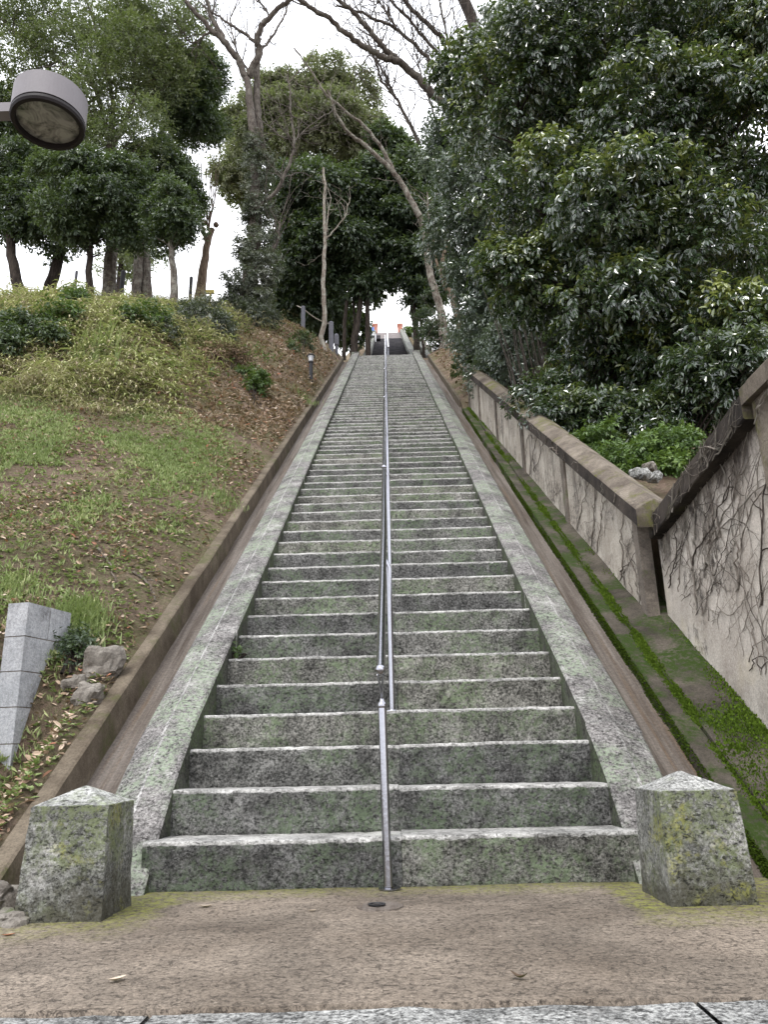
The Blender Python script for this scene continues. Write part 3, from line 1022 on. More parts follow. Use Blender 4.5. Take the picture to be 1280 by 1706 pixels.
gc = g.mix(g.ramp(g.noise(9, 4, .6, None, 1.5), [(.35, 0), (.6, 1)]), (.05, .05, .048), (.26, .255, .24))
g.fin(gc, .15, None, .6)
M['lamp_glass'] = g.m
b = MB()
b.lathe((-2.11, 3.9, 4.385), [(.186, 0), (.14, -.012), (.08, -.018), (.001, -.02)][::-1], 40)
b.obj('lens', M['lamp_glass'], lamp, smooth=True)


# ------------------------------------------------------------------ leaves and trees
def unit(v):
    return v / (np.linalg.norm(v, axis=-1, keepdims=True) + 1e-9)


def leaf_mesh(name, P, D, N, Ln, Wd, tint, mat, six=False):
    """leaves from base P along D with face normal N"""
    S = unit(np.cross(D, N))
    N = unit(np.cross(S, D))
    n = len(P)
    Ln = np.asarray(Ln)[:, None]
    Wd = np.asarray(Wd)[:, None]
    if six:
        V = np.stack([P, P + D * Ln * .3 + S * Wd * .42 + N * Wd * .14, P + D * Ln * .68 + S * Wd * .38 + N * Wd * .1, P + D * Ln - N * Ln * .1,
                      P + D * Ln * .68 - S * Wd * .38 + N * Wd * .1, P + D * Ln * .3 - S * Wd * .42 + N * Wd * .14], 1)
        base = np.arange(n)[:, None] * 6
        F = np.concatenate([base + np.array([[0, 1, 2, 3]]), base + np.array([[0, 3, 4, 5]])])
        return mesh(name, V, F, mat, tint=np.repeat(tint, 6))
    V = np.stack([P, P + D * Ln * .45 + S * Wd * .5 + N * Wd * .12, P + D * Ln - N * Ln * .08, P + D * Ln * .45 - S * Wd * .5 + N * Wd * .12], 1)
    base = np.arange(n)[:, None] * 4
    F = np.concatenate([base + np.array([[0, 1, 2]]), base + np.array([[0, 2, 3]])])
    return mesh(name, V, F, mat, tint=np.repeat(tint, 4))


def rdir(n, r):
    v = r.normal(size=(n, 3))
    return unit(v)


def make_crown(blobs, nleaf, Ln, mat, seed, tint0=.4, droop=.5, toptint=0., six=False, lumps=16, spray=14, wr=.42, lumpr=.36, spr=None, name='crown'):
    """blobs [(centre, (rx, ry, rz))] -> (mesh, lump centres)"""
    r = np.random.default_rng(seed)
    C = np.array([b_[0] for b_ in blobs])
    R = np.array([b_[1] for b_ in blobs])
    w = (R[:, 0] * R[:, 2]) ** 1.0
    w = w / w.sum()
    nl = len(blobs) * lumps
    lb = np.repeat(np.arange(len(blobs)), lumps)
    ld = rdir(nl, r)
    ld[:, 2] = ld[:, 2] * .9 + .1
    lc = C[lb] + ld * R[lb] * r.uniform(.35, .95, (nl, 1))
    lr = R[lb].mean(1) * lumpr * r.uniform(.6, 1.35, nl)
    lt = r.normal(0, .12, nl)
    pl_ = w[lb] * (lr / R[lb].mean(1)) ** 2
    pl_ = pl_ / pl_.sum()
    ns = max(1, nleaf // spray)
    sl = r.choice(nl, ns, p=pl_)
    sd = rdir(ns, r)
    sd = unit(sd + .45 * ld[sl] + np.array([0, 0, .25]))
    sc = lc[sl] + sd * (lr[sl] * r.uniform(.25, 1, ns) ** .5)[:, None] * np.array([1, 1, .8])
    st = r.normal(0, .1, ns)
    hz = sd[:, 2]
    li = np.repeat(np.arange(ns), spray)
    n = len(li)
    q = (spr or Ln * 1.5) * 2.4
    TD = unit(sd + r.normal(size=(ns, 3)) * .45 + np.array([0, 0, -.12 * droop]))
    tt = r.uniform(0, 1, n)
    side = r.normal(size=(n, 3))
    side = unit(side - TD[li] * (side * TD[li]).sum(1)[:, None])
    P = sc[li] + TD[li] * (tt * q)[:, None] + np.array([0, 0, -1.]) * (droop * .35 * q * tt ** 2)[:, None] + side * q * .06
    D = unit(TD[li] * .55 + side * .8 + np.array([0, 0, -droop]) + r.normal(size=(n, 3)) * .18)
    out = unit(sd[li] + np.array([0, 0, .01]))
    N = unit(np.array([0, 0, .5]) + .85 * out + r.normal(size=(n, 3)) * .42)
    zt = (P[:, 2] - C[lb[sl[li]], 2]) / R[lb[sl[li]], 2]
    new = (r.uniform(0, 1, ns) < .75 * np.clip(hz + .25, 0, 1))[li]
    tint = np.clip(tint0 + lt[sl[li]] + st[li] + r.normal(0, .07, n) + toptint * new * np.clip(.45 + .5 * zt, 0, 1), 0, 1)
    L_ = Ln * r.uniform(.7, 1.3, n)
    return leaf_mesh(name, P, D, N, L_, L_ * wr, tint, mat, six), lc


def px_blob(px, py, Y, rx, ry, ky=1.):
    c = at(px, py, Y)
    s = depth(c) / FPX
    a, b_ = rx * s, ry * s
    return (c, (a, (a + b_) / 2 * ky, b_))


def jitpath(pts, n=6, amp=.02, seed=0):
    P = np.asarray(pts, float)
    r = np.random.default_rng(seed)
    d = np.r_[0, np.cumsum(np.linalg.norm(np.diff(P, axis=0), axis=1))]
    t = np.linspace(0, d[-1], max(n * (len(P) - 1), 3))
    Q = np.stack([np.interp(t, d, P[:, a]) for a in range(3)], -1)
    # light smoothing
    for _ in range(2):
        Q[1:-1] = (Q[:-2] + 2 * Q[1:-1] + Q[2:]) / 4
    Q[1:-1] += r.normal(size=Q[1:-1].shape) * amp
    return Q


def limb(b, pix, Y, r0, r1, k=8, seed=0, dY=0., n=5):
    """a limb traced through sighted points at distance Y (drifting by dY), radii in metres"""
    m = len(pix)
    pts = [at(p[0], p[1], Y + dY * i / max(1, m - 1)) for i, p in enumerate(pix)]
    Q = jitpath(pts, n, .25 * min(r0, .06), seed)
    b.tube(Q, np.linspace(r0, r1, len(Q)), k)
    return Q


def twigs(b, Q, r, n, Lm, rad, up=.3, lvl=2, k=4, spread=1., t0=.15):
    """random side shoots along a path"""
    for _ in range(n):
        i = r.randint(max(1, int(len(Q) * t0)), len(Q) - 1)
        p = Q[i].copy()
        t = unit(Q[min(i + 1, len(Q) - 1)] - Q[i - 1])
        d = unit(t * .8 + spread * np.array([r.gauss(0, .6), r.gauss(0, .6), r.gauss(0, .6) + up]))
        L_ = Lm * r.uniform(.5, 1.3)
        m = 7
        pts = [p]
        for _2 in range(m):
            d = unit(d + np.array([r.gauss(0, .16), r.gauss(0, .16), r.gauss(0, .16) + .05 * up]))
            pts.append(pts[-1] + d * L_ / m)
        R0 = rad * r.uniform(.6, 1.2)
        b.tube(pts, np.linspace(R0, R0 * .3, len(pts)), k, False)
        if lvl > 1:
            twigs(b, np.array(pts), r, 3, Lm * .5, R0 * .55, up, lvl - 1, 3, spread)


def link_branches(b, Q, lc, r, frac=.7, rad=.02):
    for c in lc:
        if r.random() > frac:
            continue
        d = np.linalg.norm(Q - c, axis=1) + .8 * np.maximum(Q[:, 2] - c[2] + .4, 0)
        p = Q[int(np.argmin(d))]
        mid = (p + c) / 2 + np.array([r.gauss(0, .1), r.gauss(0, .1), -.12 * np.linalg.norm(c - p) * r.random()])
        b.tube(jitpath([p, mid, c], 4, .02, r.randint(0, 9999)), np.linspace(rad, rad * .3, 8)[:8], 5, False) if False else b.tube(np.array([p, (p + mid) / 2, mid, (mid + c) / 2, c]), np.linspace(rad, rad * .25, 5), 5, False)


def tree(name, label, cat, trunks, bark, blobs, nleaf, Ln, lmat, seed, group=None, extra=None, ground=True, **kw):
    """trunks: [(pixels, Y, r0, r1, dY)] first starts at the ground"""
    r = random.Random(seed)
    if ground:
        h_ = hit(*trunks[0][0][0])
        f = h_[1] / trunks[0][1]
        if .7 < f < 1.3:      # stand it where the sighted foot meets the slope
            trunks = [(t_[0], t_[1] * f, t_[2] * f, t_[3] * f, t_[4] * f) for t_ in trunks]
            blobs = blobs and [(EYE + (c_ - EYE) * f, tuple(q_ * f for q_ in r_)) for c_, r_ in blobs]
    base = at(*trunks[0][0][0], trunks[0][1])
    root = empty(name, base, label, cat, group)
    b = MB()
    Qs = []
    for q, (pix, Y, r0, r1, dY) in enumerate(trunks):
        if Y is None:
            Y = base[1]
        Q = limb(b, pix, Y, r0, r1, 10 if r0 > .06 else 6, seed + q, dY)
        if q == 0 or pix[0][1] > 480:
            g = Q[0].copy()
            g[2] = float(H(g[0], g[1])) - .15
            b.tube([g, Q[0], Q[1]], [r0 * 1.5, r0 * 1.1, r0], 10)
        Qs.append(Q)
    allQ = np.vstack(Qs)
    me = None
    if blobs:
        me, lc = make_crown(blobs, nleaf, Ln, lmat, seed, **kw)
        link_branches(b, allQ, lc, r, .45, min(.03, max(.01, trunks[0][2] * .12)))
    if extra:
        extra(b, Qs, r)
    b.obj('trunk', bark, root, smooth=True)
    if me:
        put('crown', me, root)
    return root


B = px_blob
# ---- right: the big glossy evergreen
YB = 8.6
tree('evergreen_tree', 'huge dark glossy-leaved evergreen tree overhanging the wall on the right', 'tree',
     [([(1010, 690), (1005, 560), (990, 420), (1000, 250), (1010, 60)], 9.4, .16, .06, 0),
      ([(1000, 480), (1080, 380), (1150, 260), (1200, 120)], 9.4, .09, .03, 0),
      ([(1000, 520), (930, 420), (880, 320), (860, 200)], 9.4, .08, .03, 0)],
     M['bark_dark'],
     [B(1000, 60, 9.0, 150, 110), B(1180, 60, 9.2, 150, 130), B(890, 170, YB + .8, 115, 110), B(1070, 200, YB, 150, 110), B(1220, 250, YB, 140, 130),
      B(910, 330, YB + .3, 110, 100), B(1030, 370, YB - .2, 130, 100), B(1180, 430, YB - .2, 130, 110), B(900, 470, YB + .5, 100, 70), B(1040, 520, YB, 130, 70),
      B(1230, 570, YB - .3, 110, 80), B(1120, 610, YB + .3, 120, 55), B(1000, 620, YB + .8, 90, 60), B(1260, 90, 8.4, 90, 120), B(820, 110, 10, 80, 80)],
     150000, .086, M['leaf_glossy'], 11, tint0=.32, droop=.8, toptint=.72, six=True, lumps=22, spray=12, wr=.5, lumpr=.33, spr=.11, ground=False)
# ---- right: blue-grey evergreen further up the slope
tree('evergreen_tree', 'grey-green fine-leaved evergreen leaning over the stair edge, left of the huge glossy tree', 'tree',
     [([(850, 620), (835, 500), (810, 380), (800, 250), (790, 120)], 13.5, .12, .04, 0)], M['bark_dark'],
     [B(800, 190, 13, 80, 75), B(770, 290, 13, 70, 80), B(765, 390, 13, 62, 70), B(830, 330, 12.6, 80, 90), B(820, 450, 12.8, 80, 70), B(860, 230, 12.6, 80, 90),
      B(800, 530, 13.2, 55, 45), B(750, 250, 13.4, 45, 50), B(870, 530, 12.6, 70, 55), B(855, 90, 13, 70, 70)],
     90000, .085, M['leaf_blue'], 12, ground=False, tint0=.42, droop=.7, toptint=.3, lumps=18, spr=.11)
# ---- right: the dark wood behind
for i, (px, py, Y, rx, ry, tb) in enumerate([(960, 480, 15, 190, 200, (960, 700)), (1150, 420, 14, 220, 260, (1140, 740)), (1250, 640, 13, 120, 130, (1250, 760)), (1010, 190, 16, 230, 190, (1060, 700)), (1060, 690, 12.5, 130, 80, (1060, 760))]):
    lb = ['dark evergreen standing behind the grey-green tree', 'dark evergreen behind the middle of the huge glossy tree', 'dark evergreen low behind the nearest wall pillar',
          'tall dark evergreen showing behind the top of the huge glossy tree', 'low dark evergreen behind the notch of the walls'][i]
    tree('evergreen_tree', lb, 'tree', [([tb, (px, py + 40), (px + 10, py - ry * .5)], Y, .13, .05, 0)], M['bark_dark'],
         [B(px - rx * .4, py - ry * .3, Y, rx * .6, ry * .6), B(px + rx * .4, py - ry * .3, Y + .5, rx * .6, ry * .6), B(px - rx * .4, py + ry * .4, Y, rx * .6, ry * .55), B(px + rx * .4, py + ry * .4, Y, rx * .6, ry * .55)],
         30000, .15, M['leaf_dark'], 30 + i, ground=False, tint0=.35, lumps=18, spr=.2, wr=.5)


# ---- left grove
tree('evergreen_tree', 'grey-trunked evergreen with broad olive crown rising behind the street lamp', 'tree',
     [([(176, 530), (183, 450), (188, 380), (186, 300), (183, 240)], 19, .2, .13, 0),
      ([(184, 250), (175, 200), (160, 150), (120, 90)], 19, .09, .03, 0), ([(184, 245), (190, 190), (180, 120), (150, 20)], 19, .09, .03, 0),
      ([(186, 250), (215, 190), (240, 110), (225, 10)], 19, .08, .03, 0), ([(175, 160), (100, 100), (30, 60), (0, 30)], 19, .05, .02, 0), ([(180, 120), (120, 60), (70, 10)], 19, .04, .015, 0)],
     M['bark_grey'],
     [B(190, 60, 19, 90, 70), B(120, 90, 19, 70, 55), B(230, 130, 18.6, 80, 70), B(170, 170, 18.6, 75, 60), B(60, 40, 19, 60, 45), B(290, 80, 19, 60, 60), B(210, 230, 18.6, 70, 60), B(130, 10, 19, 90, 40), B(20, 110, 19, 60, 50), B(110, 210, 19, 60, 50), B(20, 30, 19, 60, 50), B(250, 30, 19, 70, 50), B(320, 60, 19.4, 35, 40), B(60, 190, 19.6, 60, 50)],
     105000, .09, M['leaf_olive'], 13, tint0=.45, droop=.1, toptint=.35, lumps=20, spr=.16, lumpr=.42,
     extra=lambda b, Q, r: [twigs(b, q, r, 8, 1.6, .018, .6) for q in Q[1:]])
tree('evergreen_tree', 'rounded dark evergreen with low crown between the lamp and the grey trunk', 'tree',
     [([(150, 500), (150, 400), (150, 300)], 18, .1, .05, 0)], M['bark_dark'],
     [B(130, 310, 17.6, 75, 55), B(110, 360, 17.6, 55, 42), B(165, 350, 17.5, 55, 42), B(190, 310, 17.5, 60, 60), B(130, 385, 17.8, 38, 26), B(215, 385, 17.8, 36, 30)],
     60000, .1, M['leaf_dark'], 14, tint0=.55, toptint=.5, lumps=18, spr=.13)
tree('evergreen_tree', 'dark dense evergreen right of the olive crown, pale double trunk below', 'tree',
     [([(226, 528), (229, 450), (232, 380), (240, 300)], 20.5, .16, .1, 0), ([(244, 530), (243, 450), (240, 380)], 20.7, .2, .12, 0), ([(240, 310), (270, 220), (310, 140)], 20.5, .1, .04, 0)],
     M['bark_grey'],
     [B(320, 110, 20.5, 50, 55), B(325, 190, 20.5, 42, 55), B(285, 170, 20.3, 50, 60), B(270, 290, 20, 60, 55), B(300, 325, 20, 42, 42), B(262, 340, 20, 40, 38), B(345, 140, 20.5, 28, 50)],
     80000, .11, M['leaf_dark'], 15, tint0=.5, toptint=.45, lumps=16, spr=.14)
tree('evergreen_tree', 'dark evergreen at the left edge with leaning trunks under the lamp', 'tree',
     [([(42, 520), (28, 470), (18, 420), (15, 330)], 19.5, .18, .1, 0), ([(75, 500), (92, 460), (100, 420), (95, 330)], 20.5, .2, .1, 0)], M['bark_dark'],
     [B(30, 350, 19.5, 70, 50), B(20, 290, 19.5, 50, 50), B(80, 388, 20, 50, 38), B(60, 320, 20, 60, 55), B(10, 210, 20, 45, 50), B(60, 240, 20.5, 55, 45)],
     66000, .12, M['leaf_dark'], 16, tint0=.45, toptint=.4, lumps=16, spr=.16)
tree('evergreen_tree', 'small evergreen on a thin crooked trunk right of the pale double trunk', 'tree',
     [([(290, 525), (292, 470), (285, 430), (285, 380)], 21, .14, .07, 0)], M['bark_grey'],
     [B(300, 372, 20.8, 36, 28), B(272, 395, 21.5, 30, 26), B(285, 345, 20.8, 40, 35)],
     20000, .09, M['leaf_dark'], 17, tint0=.55, toptint=.4, spr=.13)
tree('evergreen_tree', 'pale green tree seen beyond the trunks on the plateau', 'tree',
     [([(200, 480), (200, 440), (205, 400)], 30, .15, .08, 0)], M['bark_dark'],
     [B(200, 440, 30, 40, 40), B(235, 420, 31, 40, 40)],
     9000, .13, M['leaf_olive'], 18, tint0=.7, spr=.2)


def pollard(b, Qs, r):
    top = at(348, 385, 22)
    for _ in range(16):
        e = at(r.uniform(315, 372), r.uniform(225, 300), 22 + r.uniform(-.5, .5))
        m_ = (top + e) / 2 + np.array([(e[0] - top[0]) * .25, 0, 0])
        Q = jitpath([top, m_, e], 5, .02, r.randint(0, 999))
        b.tube(Q, np.linspace(.018, .005, len(Q)), 4, False)
        twigs(b, Q, r, 2, .6, .007, .8, 1)
    for px, py in ((360, 375), (340, 372)):
        ball(b, at(px, py, 22), .1)


tree('bare_tree', 'small pollarded tree with knobbed head and upright bare shoots against the sky', 'tree',
     [([(334, 492), (338, 450), (346, 405), (354, 382)], 22, .17, .09, 0), ([(346, 408), (338, 380)], 22, .08, .07, 0)], M['bark_brown'], None, 0, 0, None, 19, extra=pollard)


# ivy tree
def ivy_extra(b, Qs, r):
    for q in Qs[2:]:
        twigs(b, q, r, 11, 1.5, .018, .4, 2)


Yv = 20.5
ivy = tree('bare_tree', 'tall forked bare tree with ivy-wrapped trunk left of the stairs', 'tree',
     [([(408, 530), (418, 450), (428, 350), (428, 260), (422, 225), (414, 140), (410, 130)], Yv, .26, .11, 0),
      ([(436, 260), (428, 175), (427, 110), (430, 90)], Yv + .3, .15, .1, 0),
      ([(410, 130), (395, 97), (380, 77), (354, 54), (335, 32), (307, 0), (285, -30)], Yv, .12, .05, -1),
      ([(380, 77), (362, 47), (350, 25), (345, 0), (340, -30)], Yv, .1, .05, 0),
      ([(414, 127), (425, 107), (435, 87), (427, 72), (432, 50), (450, 30), (460, 17), (485, 0), (510, -20)], Yv, .13, .06, -1),
      ([(427, 72), (407, 57), (382, 40), (355, 22), (337, 10)], Yv, .06, .025, 0),
      ([(435, 87), (460, 52), (477, 22), (480, 0)], Yv, .045, .025, 0),
      ([(414, 120), (395, 87), (387, 57), (382, 32), (395, 5)], Yv, .04, .02, 0),
      ([(362, 50), (345, 57), (322, 74), (312, 68)], Yv, .05, .02, 0),
      ([(450, 30), (440, 10), (425, 0)], Yv, .04, .02, 0),
      ([(425, 350), (462, 320), (485, 270), (492, 235), (485, 200), (484, 150), (475, 125)], Yv - .4, .07, .02, 0),
      ([(492, 235), (510, 215), (530, 200)], Yv - .4, .03, .012, 0),
      ([(492, 235), (465, 228), (450, 210)], Yv - .4, .025, .012, 0),
      ([(418, 465), (445, 430), (462, 405), (466, 370)], Yv - .3, .07, .04, 0)],
     M['bark_bare'], None, 0, 0, None, 20, extra=ivy_extra)
_f = hit(408, 530)[1] / Yv
me, _ = make_crown([(EYE + (c_ - EYE) * _f, tuple(q_ * _f for q_ in r_)) for c_, r_ in [B(428, 290, Yv, 22, 50), B(430, 350, Yv, 24, 55), B(427, 420, Yv - .2, 30, 45), B(422, 470, Yv - .3, 42, 45), B(425, 515, Yv - .4, 52, 28), B(430, 250, Yv, 14, 40)]],
                   34000, .075, M['leaf_ivy'], 21, tint0=.5, toptint=.2, lumps=14, spr=.08, name='ivy')
put('ivy', me, ivy)

# crowns behind
YC = 30.
tree('evergreen_tree', 'tall round-topped pale olive evergreen behind the ivy tree', 'tree',
     [([(530, 520), (532, 420), (535, 300), (540, 200)], YC, .3, .1, 0)], M['bark_dark'],
     [B(540, 150, YC, 48, 45), B(500, 175, YC, 50, 50), B(575, 190, YC, 48, 60), B(450, 160, YC, 35, 45), B(455, 230, YC, 60, 60), B(530, 240, YC - .5, 70, 60), B(600, 240, YC, 40, 60), B(405, 220, YC, 40, 60),
      B(395, 300, YC, 32, 50)],
     120000, .17, M['leaf_pale'], 22, ground=False, tint0=.45, droop=.3, toptint=.35, lumps=18, spr=.2, lumpr=.38)
tree('evergreen_tree', 'dark spreading evergreen shading the stairs left of the handrail', 'tree',
     [([(590, 590), (595, 540), (603, 500), (597, 440), (590, 360)], 27, .12, .07, 0), ([(573, 590), (575, 520), (585, 470), (590, 420)], 27, .08, .05, 0), ([(586, 590), (590, 540), (588, 480)], 27.2, .06, .04, 0),
      ([(612, 500), (640, 440), (655, 400)], 27, .08, .03, 0)], M['bark_dark'],
     [B(500, 330, 27, 60, 60), B(570, 330, 26.5, 60, 60), B(630, 320, 27, 50, 55), B(540, 410, 27, 60, 55), B(600, 410, 27, 50, 45), B(640, 400, 27, 35, 45), B(500, 440, 28, 40, 60), B(560, 480, 28, 40, 50), B(650, 260, 28, 40, 40), B(610, 470, 27, 30, 25)],
     125000, .18, M['leaf_dark'], 23, ground=False, tint0=.45, toptint=.35, lumps=17, spr=.2)
tree('evergreen_tree', 'narrow dark evergreen filling the gap behind the slender lichen trunk', 'tree',
     [([(500, 560), (502, 480), (500, 400)], 29, .15, .08, 0)], M['bark_dark'],
     [B(495, 430, 29, 38, 60), B(490, 500, 29, 40, 45), B(520, 520, 29, 30, 45), B(560, 540, 30, 35, 45), B(530, 450, 29.5, 30, 50), B(585, 545, 31, 22, 35)],
     52000, .18, M['leaf_dark'], 24, ground=False, tint0=.45, toptint=.2, spr=.18)


def slender(b, Qs, r):
    for q in Qs:
        twigs(b, q, r, 5, .9, .012, .4, 2, t0=.4)


tree('slender_tree', 'slender pale lichen-covered trunk at the kerb left of the upper stairs', 'tree',
     [([(540, 583), (534, 565), (541, 535), (539, 480), (541, 400), (541, 330), (539, 280)], 22.3, .085, .04, 0),
      ([(543, 400), (560, 380), (577, 360), (579, 340)], 22.3, .03, .012, 0), ([(543, 390), (548, 350), (552, 330)], 22.3, .025, .012, 0)], M['bark_pale'], None, 0, 0, None, 25, extra=slender)

tree('evergreen_tree', 'dark evergreen with twin trunks at the head of the stairs, right side', 'tree',
     [([(696, 588), (693, 550), (688, 510), (690, 460), (690, 400)], 27, .13, .1, 0), ([(706, 588), (703, 550), (701, 500)], 27, .06, .05, 0)], M['bark_dark'],
     [B(690, 440, 27, 42, 50), B(670, 380, 27, 40, 45), B(710, 380, 27, 45, 50), B(720, 460, 27, 35, 35), B(680, 310, 27.5, 45, 50), B(700, 500, 27, 30, 22), B(720, 300, 28, 40, 45), B(745, 450, 28, 30, 40)],
     70000, .16, M['leaf_dark'], 26, ground=False, tint0=.4, toptint=.25, lumps=17, spr=.18)

# bare leaning trees on the right
def bare_extra(b, Qs, r):
    for q in Qs[1:]:
        twigs(b, q, r, 8, 1.5, .015, .5, 2)


tree('bare_tree', 'pale barked leaning bare tree beside the right gutter near the stair head', 'tree',
     [([(740, 578), (742, 545), (730, 500), (718, 465), (712, 430), (708, 385), (700, 362)], 22.5, .14, .1, -.3),
      ([(742, 545), (735, 510), (736, 560)], 22.3, .09, .08, 0),
      ([(700, 362), (675, 315), (655, 285), (620, 252), (587, 227), (567, 207), (557, 180), (545, 150)], 22, .11, .03, -1.5),
      ([(655, 283), (635, 245), (610, 212), (580, 190), (545, 160), (525, 130), (505, 100), (490, 80)], 22, .07, .02, -1.5),
      ([(716, 470), (720, 430), (716, 400), (712, 320)], 22.4, .05, .025, 0)],
     M['bark_lean'], None, 0, 0, None, 27, extra=bare_extra)
tree('bare_tree', 'brown leaning trunk crossing behind the pale barked tree', 'tree',
     [([(766, 535), (755, 500), (742, 475), (735, 455), (745, 400)], 23, .12, .07, 0), ([(737, 462), (728, 440), (722, 400)], 23, .06, .03, 0)], M['bark_brown'], None, 0, 0, None, 28)
tree('bare_tree', 'large bare tree arching dark limbs over the stairs from behind the evergreens', 'tree',
     [([(900, 640), (880, 450), (850, 300), (800, 230), (760, 190)], 16.5, .25, .16, 0),
      ([(760, 195), (720, 155), (692, 127), (670, 107), (650, 100), (615, 85), (590, 67), (565, 47), (540, 27), (505, 5), (480, -20)], 16.5, .12, .045, -2),
      ([(672, 108), (642, 82), (620, 57), (597, 30), (585, 15), (562, 0), (540, -20)], 16, .085, .04, -1),
      ([(770, 190), (737, 130), (710, 92), (680, 65), (660, 47), (630, 35), (592, 17), (560, 10)], 16.5, .07, .025, -1),
      ([(660, 47), (645, 25), (630, 0)], 15.8, .035, .02, 0),
      ([(785, 190), (757, 120), (725, 82), (695, 50), (675, 27), (650, 0)], 16.5, .06, .03, -1),
      ([(790, 180), (755, 87), (745, 72), (712, 40), (672, 0), (660, -15)], 16.5, .085, .05, -1),
      ([(700, 240), (687, 215), (670, 182), (655, 155), (635, 135), (625, 97)], 17, .06, .025, -1),
      ([(655, 155), (640, 125), (627, 100)], 16.5, .04, .02, 0),
      ([(735, 230), (720, 180), (700, 120), (685, 60)], 17, .03, .012, 0),
      ([(770, 150), (750, 80), (735, 20), (730, -10)], 16, .03, .015, 0)],
     M['bark_bare'], None, 0, 0, None, 29, extra=lambda b, Qs, r: [twigs(b, q, r, 20, 1.6, .013, .5, 2) for q in Qs[1:]])
tree('leaning_trunk', 'thick dark trunk slanting out of the frame above the glossy evergreen', 'tree',
     [([(880, 560), (850, 300), (800, 70), (792, 42), (772, 0), (750, -60)], 14, .2, .12, 0)], M['bark_dark'], None, 0, 0, None, 41)

# multi-stemmed bush behind the wall
root = empty('multi_stem_shrub', hit(885, 700), 'clump of many slender dark stems fanning up behind the wall coping', 'shrub')
for q in range(15):
    b = MB()
    x0 = 850 + q * 4.5 + rnd.uniform(-3, 3)
    e = (x0 - 25 + rnd.uniform(-22, 18) - (q < 5) * 20, rnd.uniform(420, 540))
    limb(b, [(x0 + 20, 725), (x0 + 8, 670), (x0 - 6, 610), e], 10.4 + rnd.uniform(-.3, .3), rnd.uniform(.009, .016), .005, 6, q)
    b.obj('stem', M['bark_bare'], root, smooth=True)


# ------------------------------------------------------------------ shrubs
def shrub(label, blobs, n, Ln, mat, seed, base, **kw):
    root = empty('shrub', base, label, 'shrub')
    me, lc = make_crown(blobs, n, Ln, M[mat], seed, name='foliage', **kw)
    put('foliage', me, root)
    b = MB()
    r = random.Random(seed)
    for c in lc[::3]:
        b.tube([np.array(base) + np.array([r.gauss(0, .05), r.gauss(0, .05), -.05]), (np.array(base) + c) / 2 + np.array([r.gauss(0, .05), 0, .03]), c], [.012, .008, .004], 4, False)
    b.obj('stem', M['bark_dark'], root)['kind'] = 'stuff'
    return root


def gb(px, py, rx, ry, lift=.5):
    """a leafy mound sitting on the slope where the sighted point meets the ground"""
    p = hit(px, py)
    s = depth(p) / FPX
    return (p + np.array([0, 0, ry * s * lift]), (rx * s, rx * s * .8, ry * s))


shrub('rounded dusty dark shrub below the pollarded tree', [gb(335, 545, 38, 30), gb(360, 560, 28, 25), gb(310, 535, 24, 25)], 9000, .07, 'leaf_ivy', 50, hit(338, 570), tint0=.3, spr=.1)
shrub('bushy dark shrub growing round the foot of the ivy tree', [gb(420, 540, 34, 30), gb(390, 525, 24, 26)], 6000, .07, 'leaf_ivy', 51, hit(415, 560), tint0=.3, spr=.1)
shrub('fresh green shrub on the bank under the olive evergreen', [gb(105, 545, 26, 24), gb(120, 515, 18, 22)], 5000, .07, 'leaf_bright', 52, hit(110, 560), tint0=.2, spr=.1)
shrub('dark green shrub at the left edge of the bank', [gb(12, 590, 26, 26), gb(0, 560, 22, 22)], 4500, .07, 'leaf_dark', 53, hit(8, 610), tint0=.7, spr=.1)
shrub('leafy green shrub beside the pale double trunk', [gb(225, 545, 30, 22), gb(255, 540, 24, 20)], 5000, .07, 'leaf_bright', 54, hit(240, 560), tint0=.1, spr=.1)
shrub('dark low shrub under the street lamp, second from the left edge', [gb(50, 560, 30, 20), gb(75, 575, 22, 16)], 4500, .07, 'leaf_dark', 64, hit(55, 580), tint0=.6, spr=.1)
shrub('dusty low shrub right of the long grass tuft', [gb(285, 545, 26, 18), gb(270, 560, 20, 14)], 3500, .065, 'leaf_ivy', 65, hit(285, 565), tint0=.2, spr=.09)
shrub('brownish twiggy shrub below the rounded dusty one', [gb(385, 600, 26, 16), gb(350, 600, 20, 14)], 2500, .06, 'litter', 66, hit(380, 612), tint0=.2, spr=.09)
shrub('small mid-green shrub above the garden lamp', [gb(505, 575, 15, 14), gb(487, 585, 12, 10)], 2500, .06, 'leaf_dark', 55, hit(500, 590), tint0=.8, spr=.07)
shrub('small bright shrub on the leaf-strewn bank below the garden lamp', [gb(425, 655, 20, 22), gb(415, 630, 14, 12)], 3000, .06, 'leaf_bright', 56, hit(425, 672), tint0=.2, spr=.07)
shrub('bright green low shrub behind the notch where the two walls meet', [B(1040, 775, 7.2, 60, 32), B(1000, 745, 7.6, 50, 30), B(1085, 765, 7.2, 45, 35), B(1120, 750, 7.2, 45, 40), B(1115, 790, 6.9, 40, 22), B(1040, 800, 7.0, 40, 20)], 19000, .05, 'leaf_bright', 57, at(1040, 800, 7.6), tint0=.3, toptint=.4, spr=.06)
shrub('dark leafy shrub behind the wall coping, left of the bright one', [B(940, 690, 8.6, 55, 35), B(985, 700, 8.4, 55, 40), B(910, 665, 9, 40, 28), B(1060, 700, 8.6, 70, 40)], 16000, .07, 'leaf_glossy', 58, at(950, 740, 8.6), tint0=.3, toptint=.2, spr=.09)
shrub('dark shrub filling the shade above the rising coping of the nearest wall', [B(1130, 700, 8.4, 70, 50), B(1180, 650, 8, 70, 55), B(1230, 620, 7.6, 60, 50), B(1110, 740, 8, 45, 30)], 20000, .075, 'leaf_glossy', 63, at(1140, 760, 8.2), tint0=.3, toptint=.2, spr=.09)
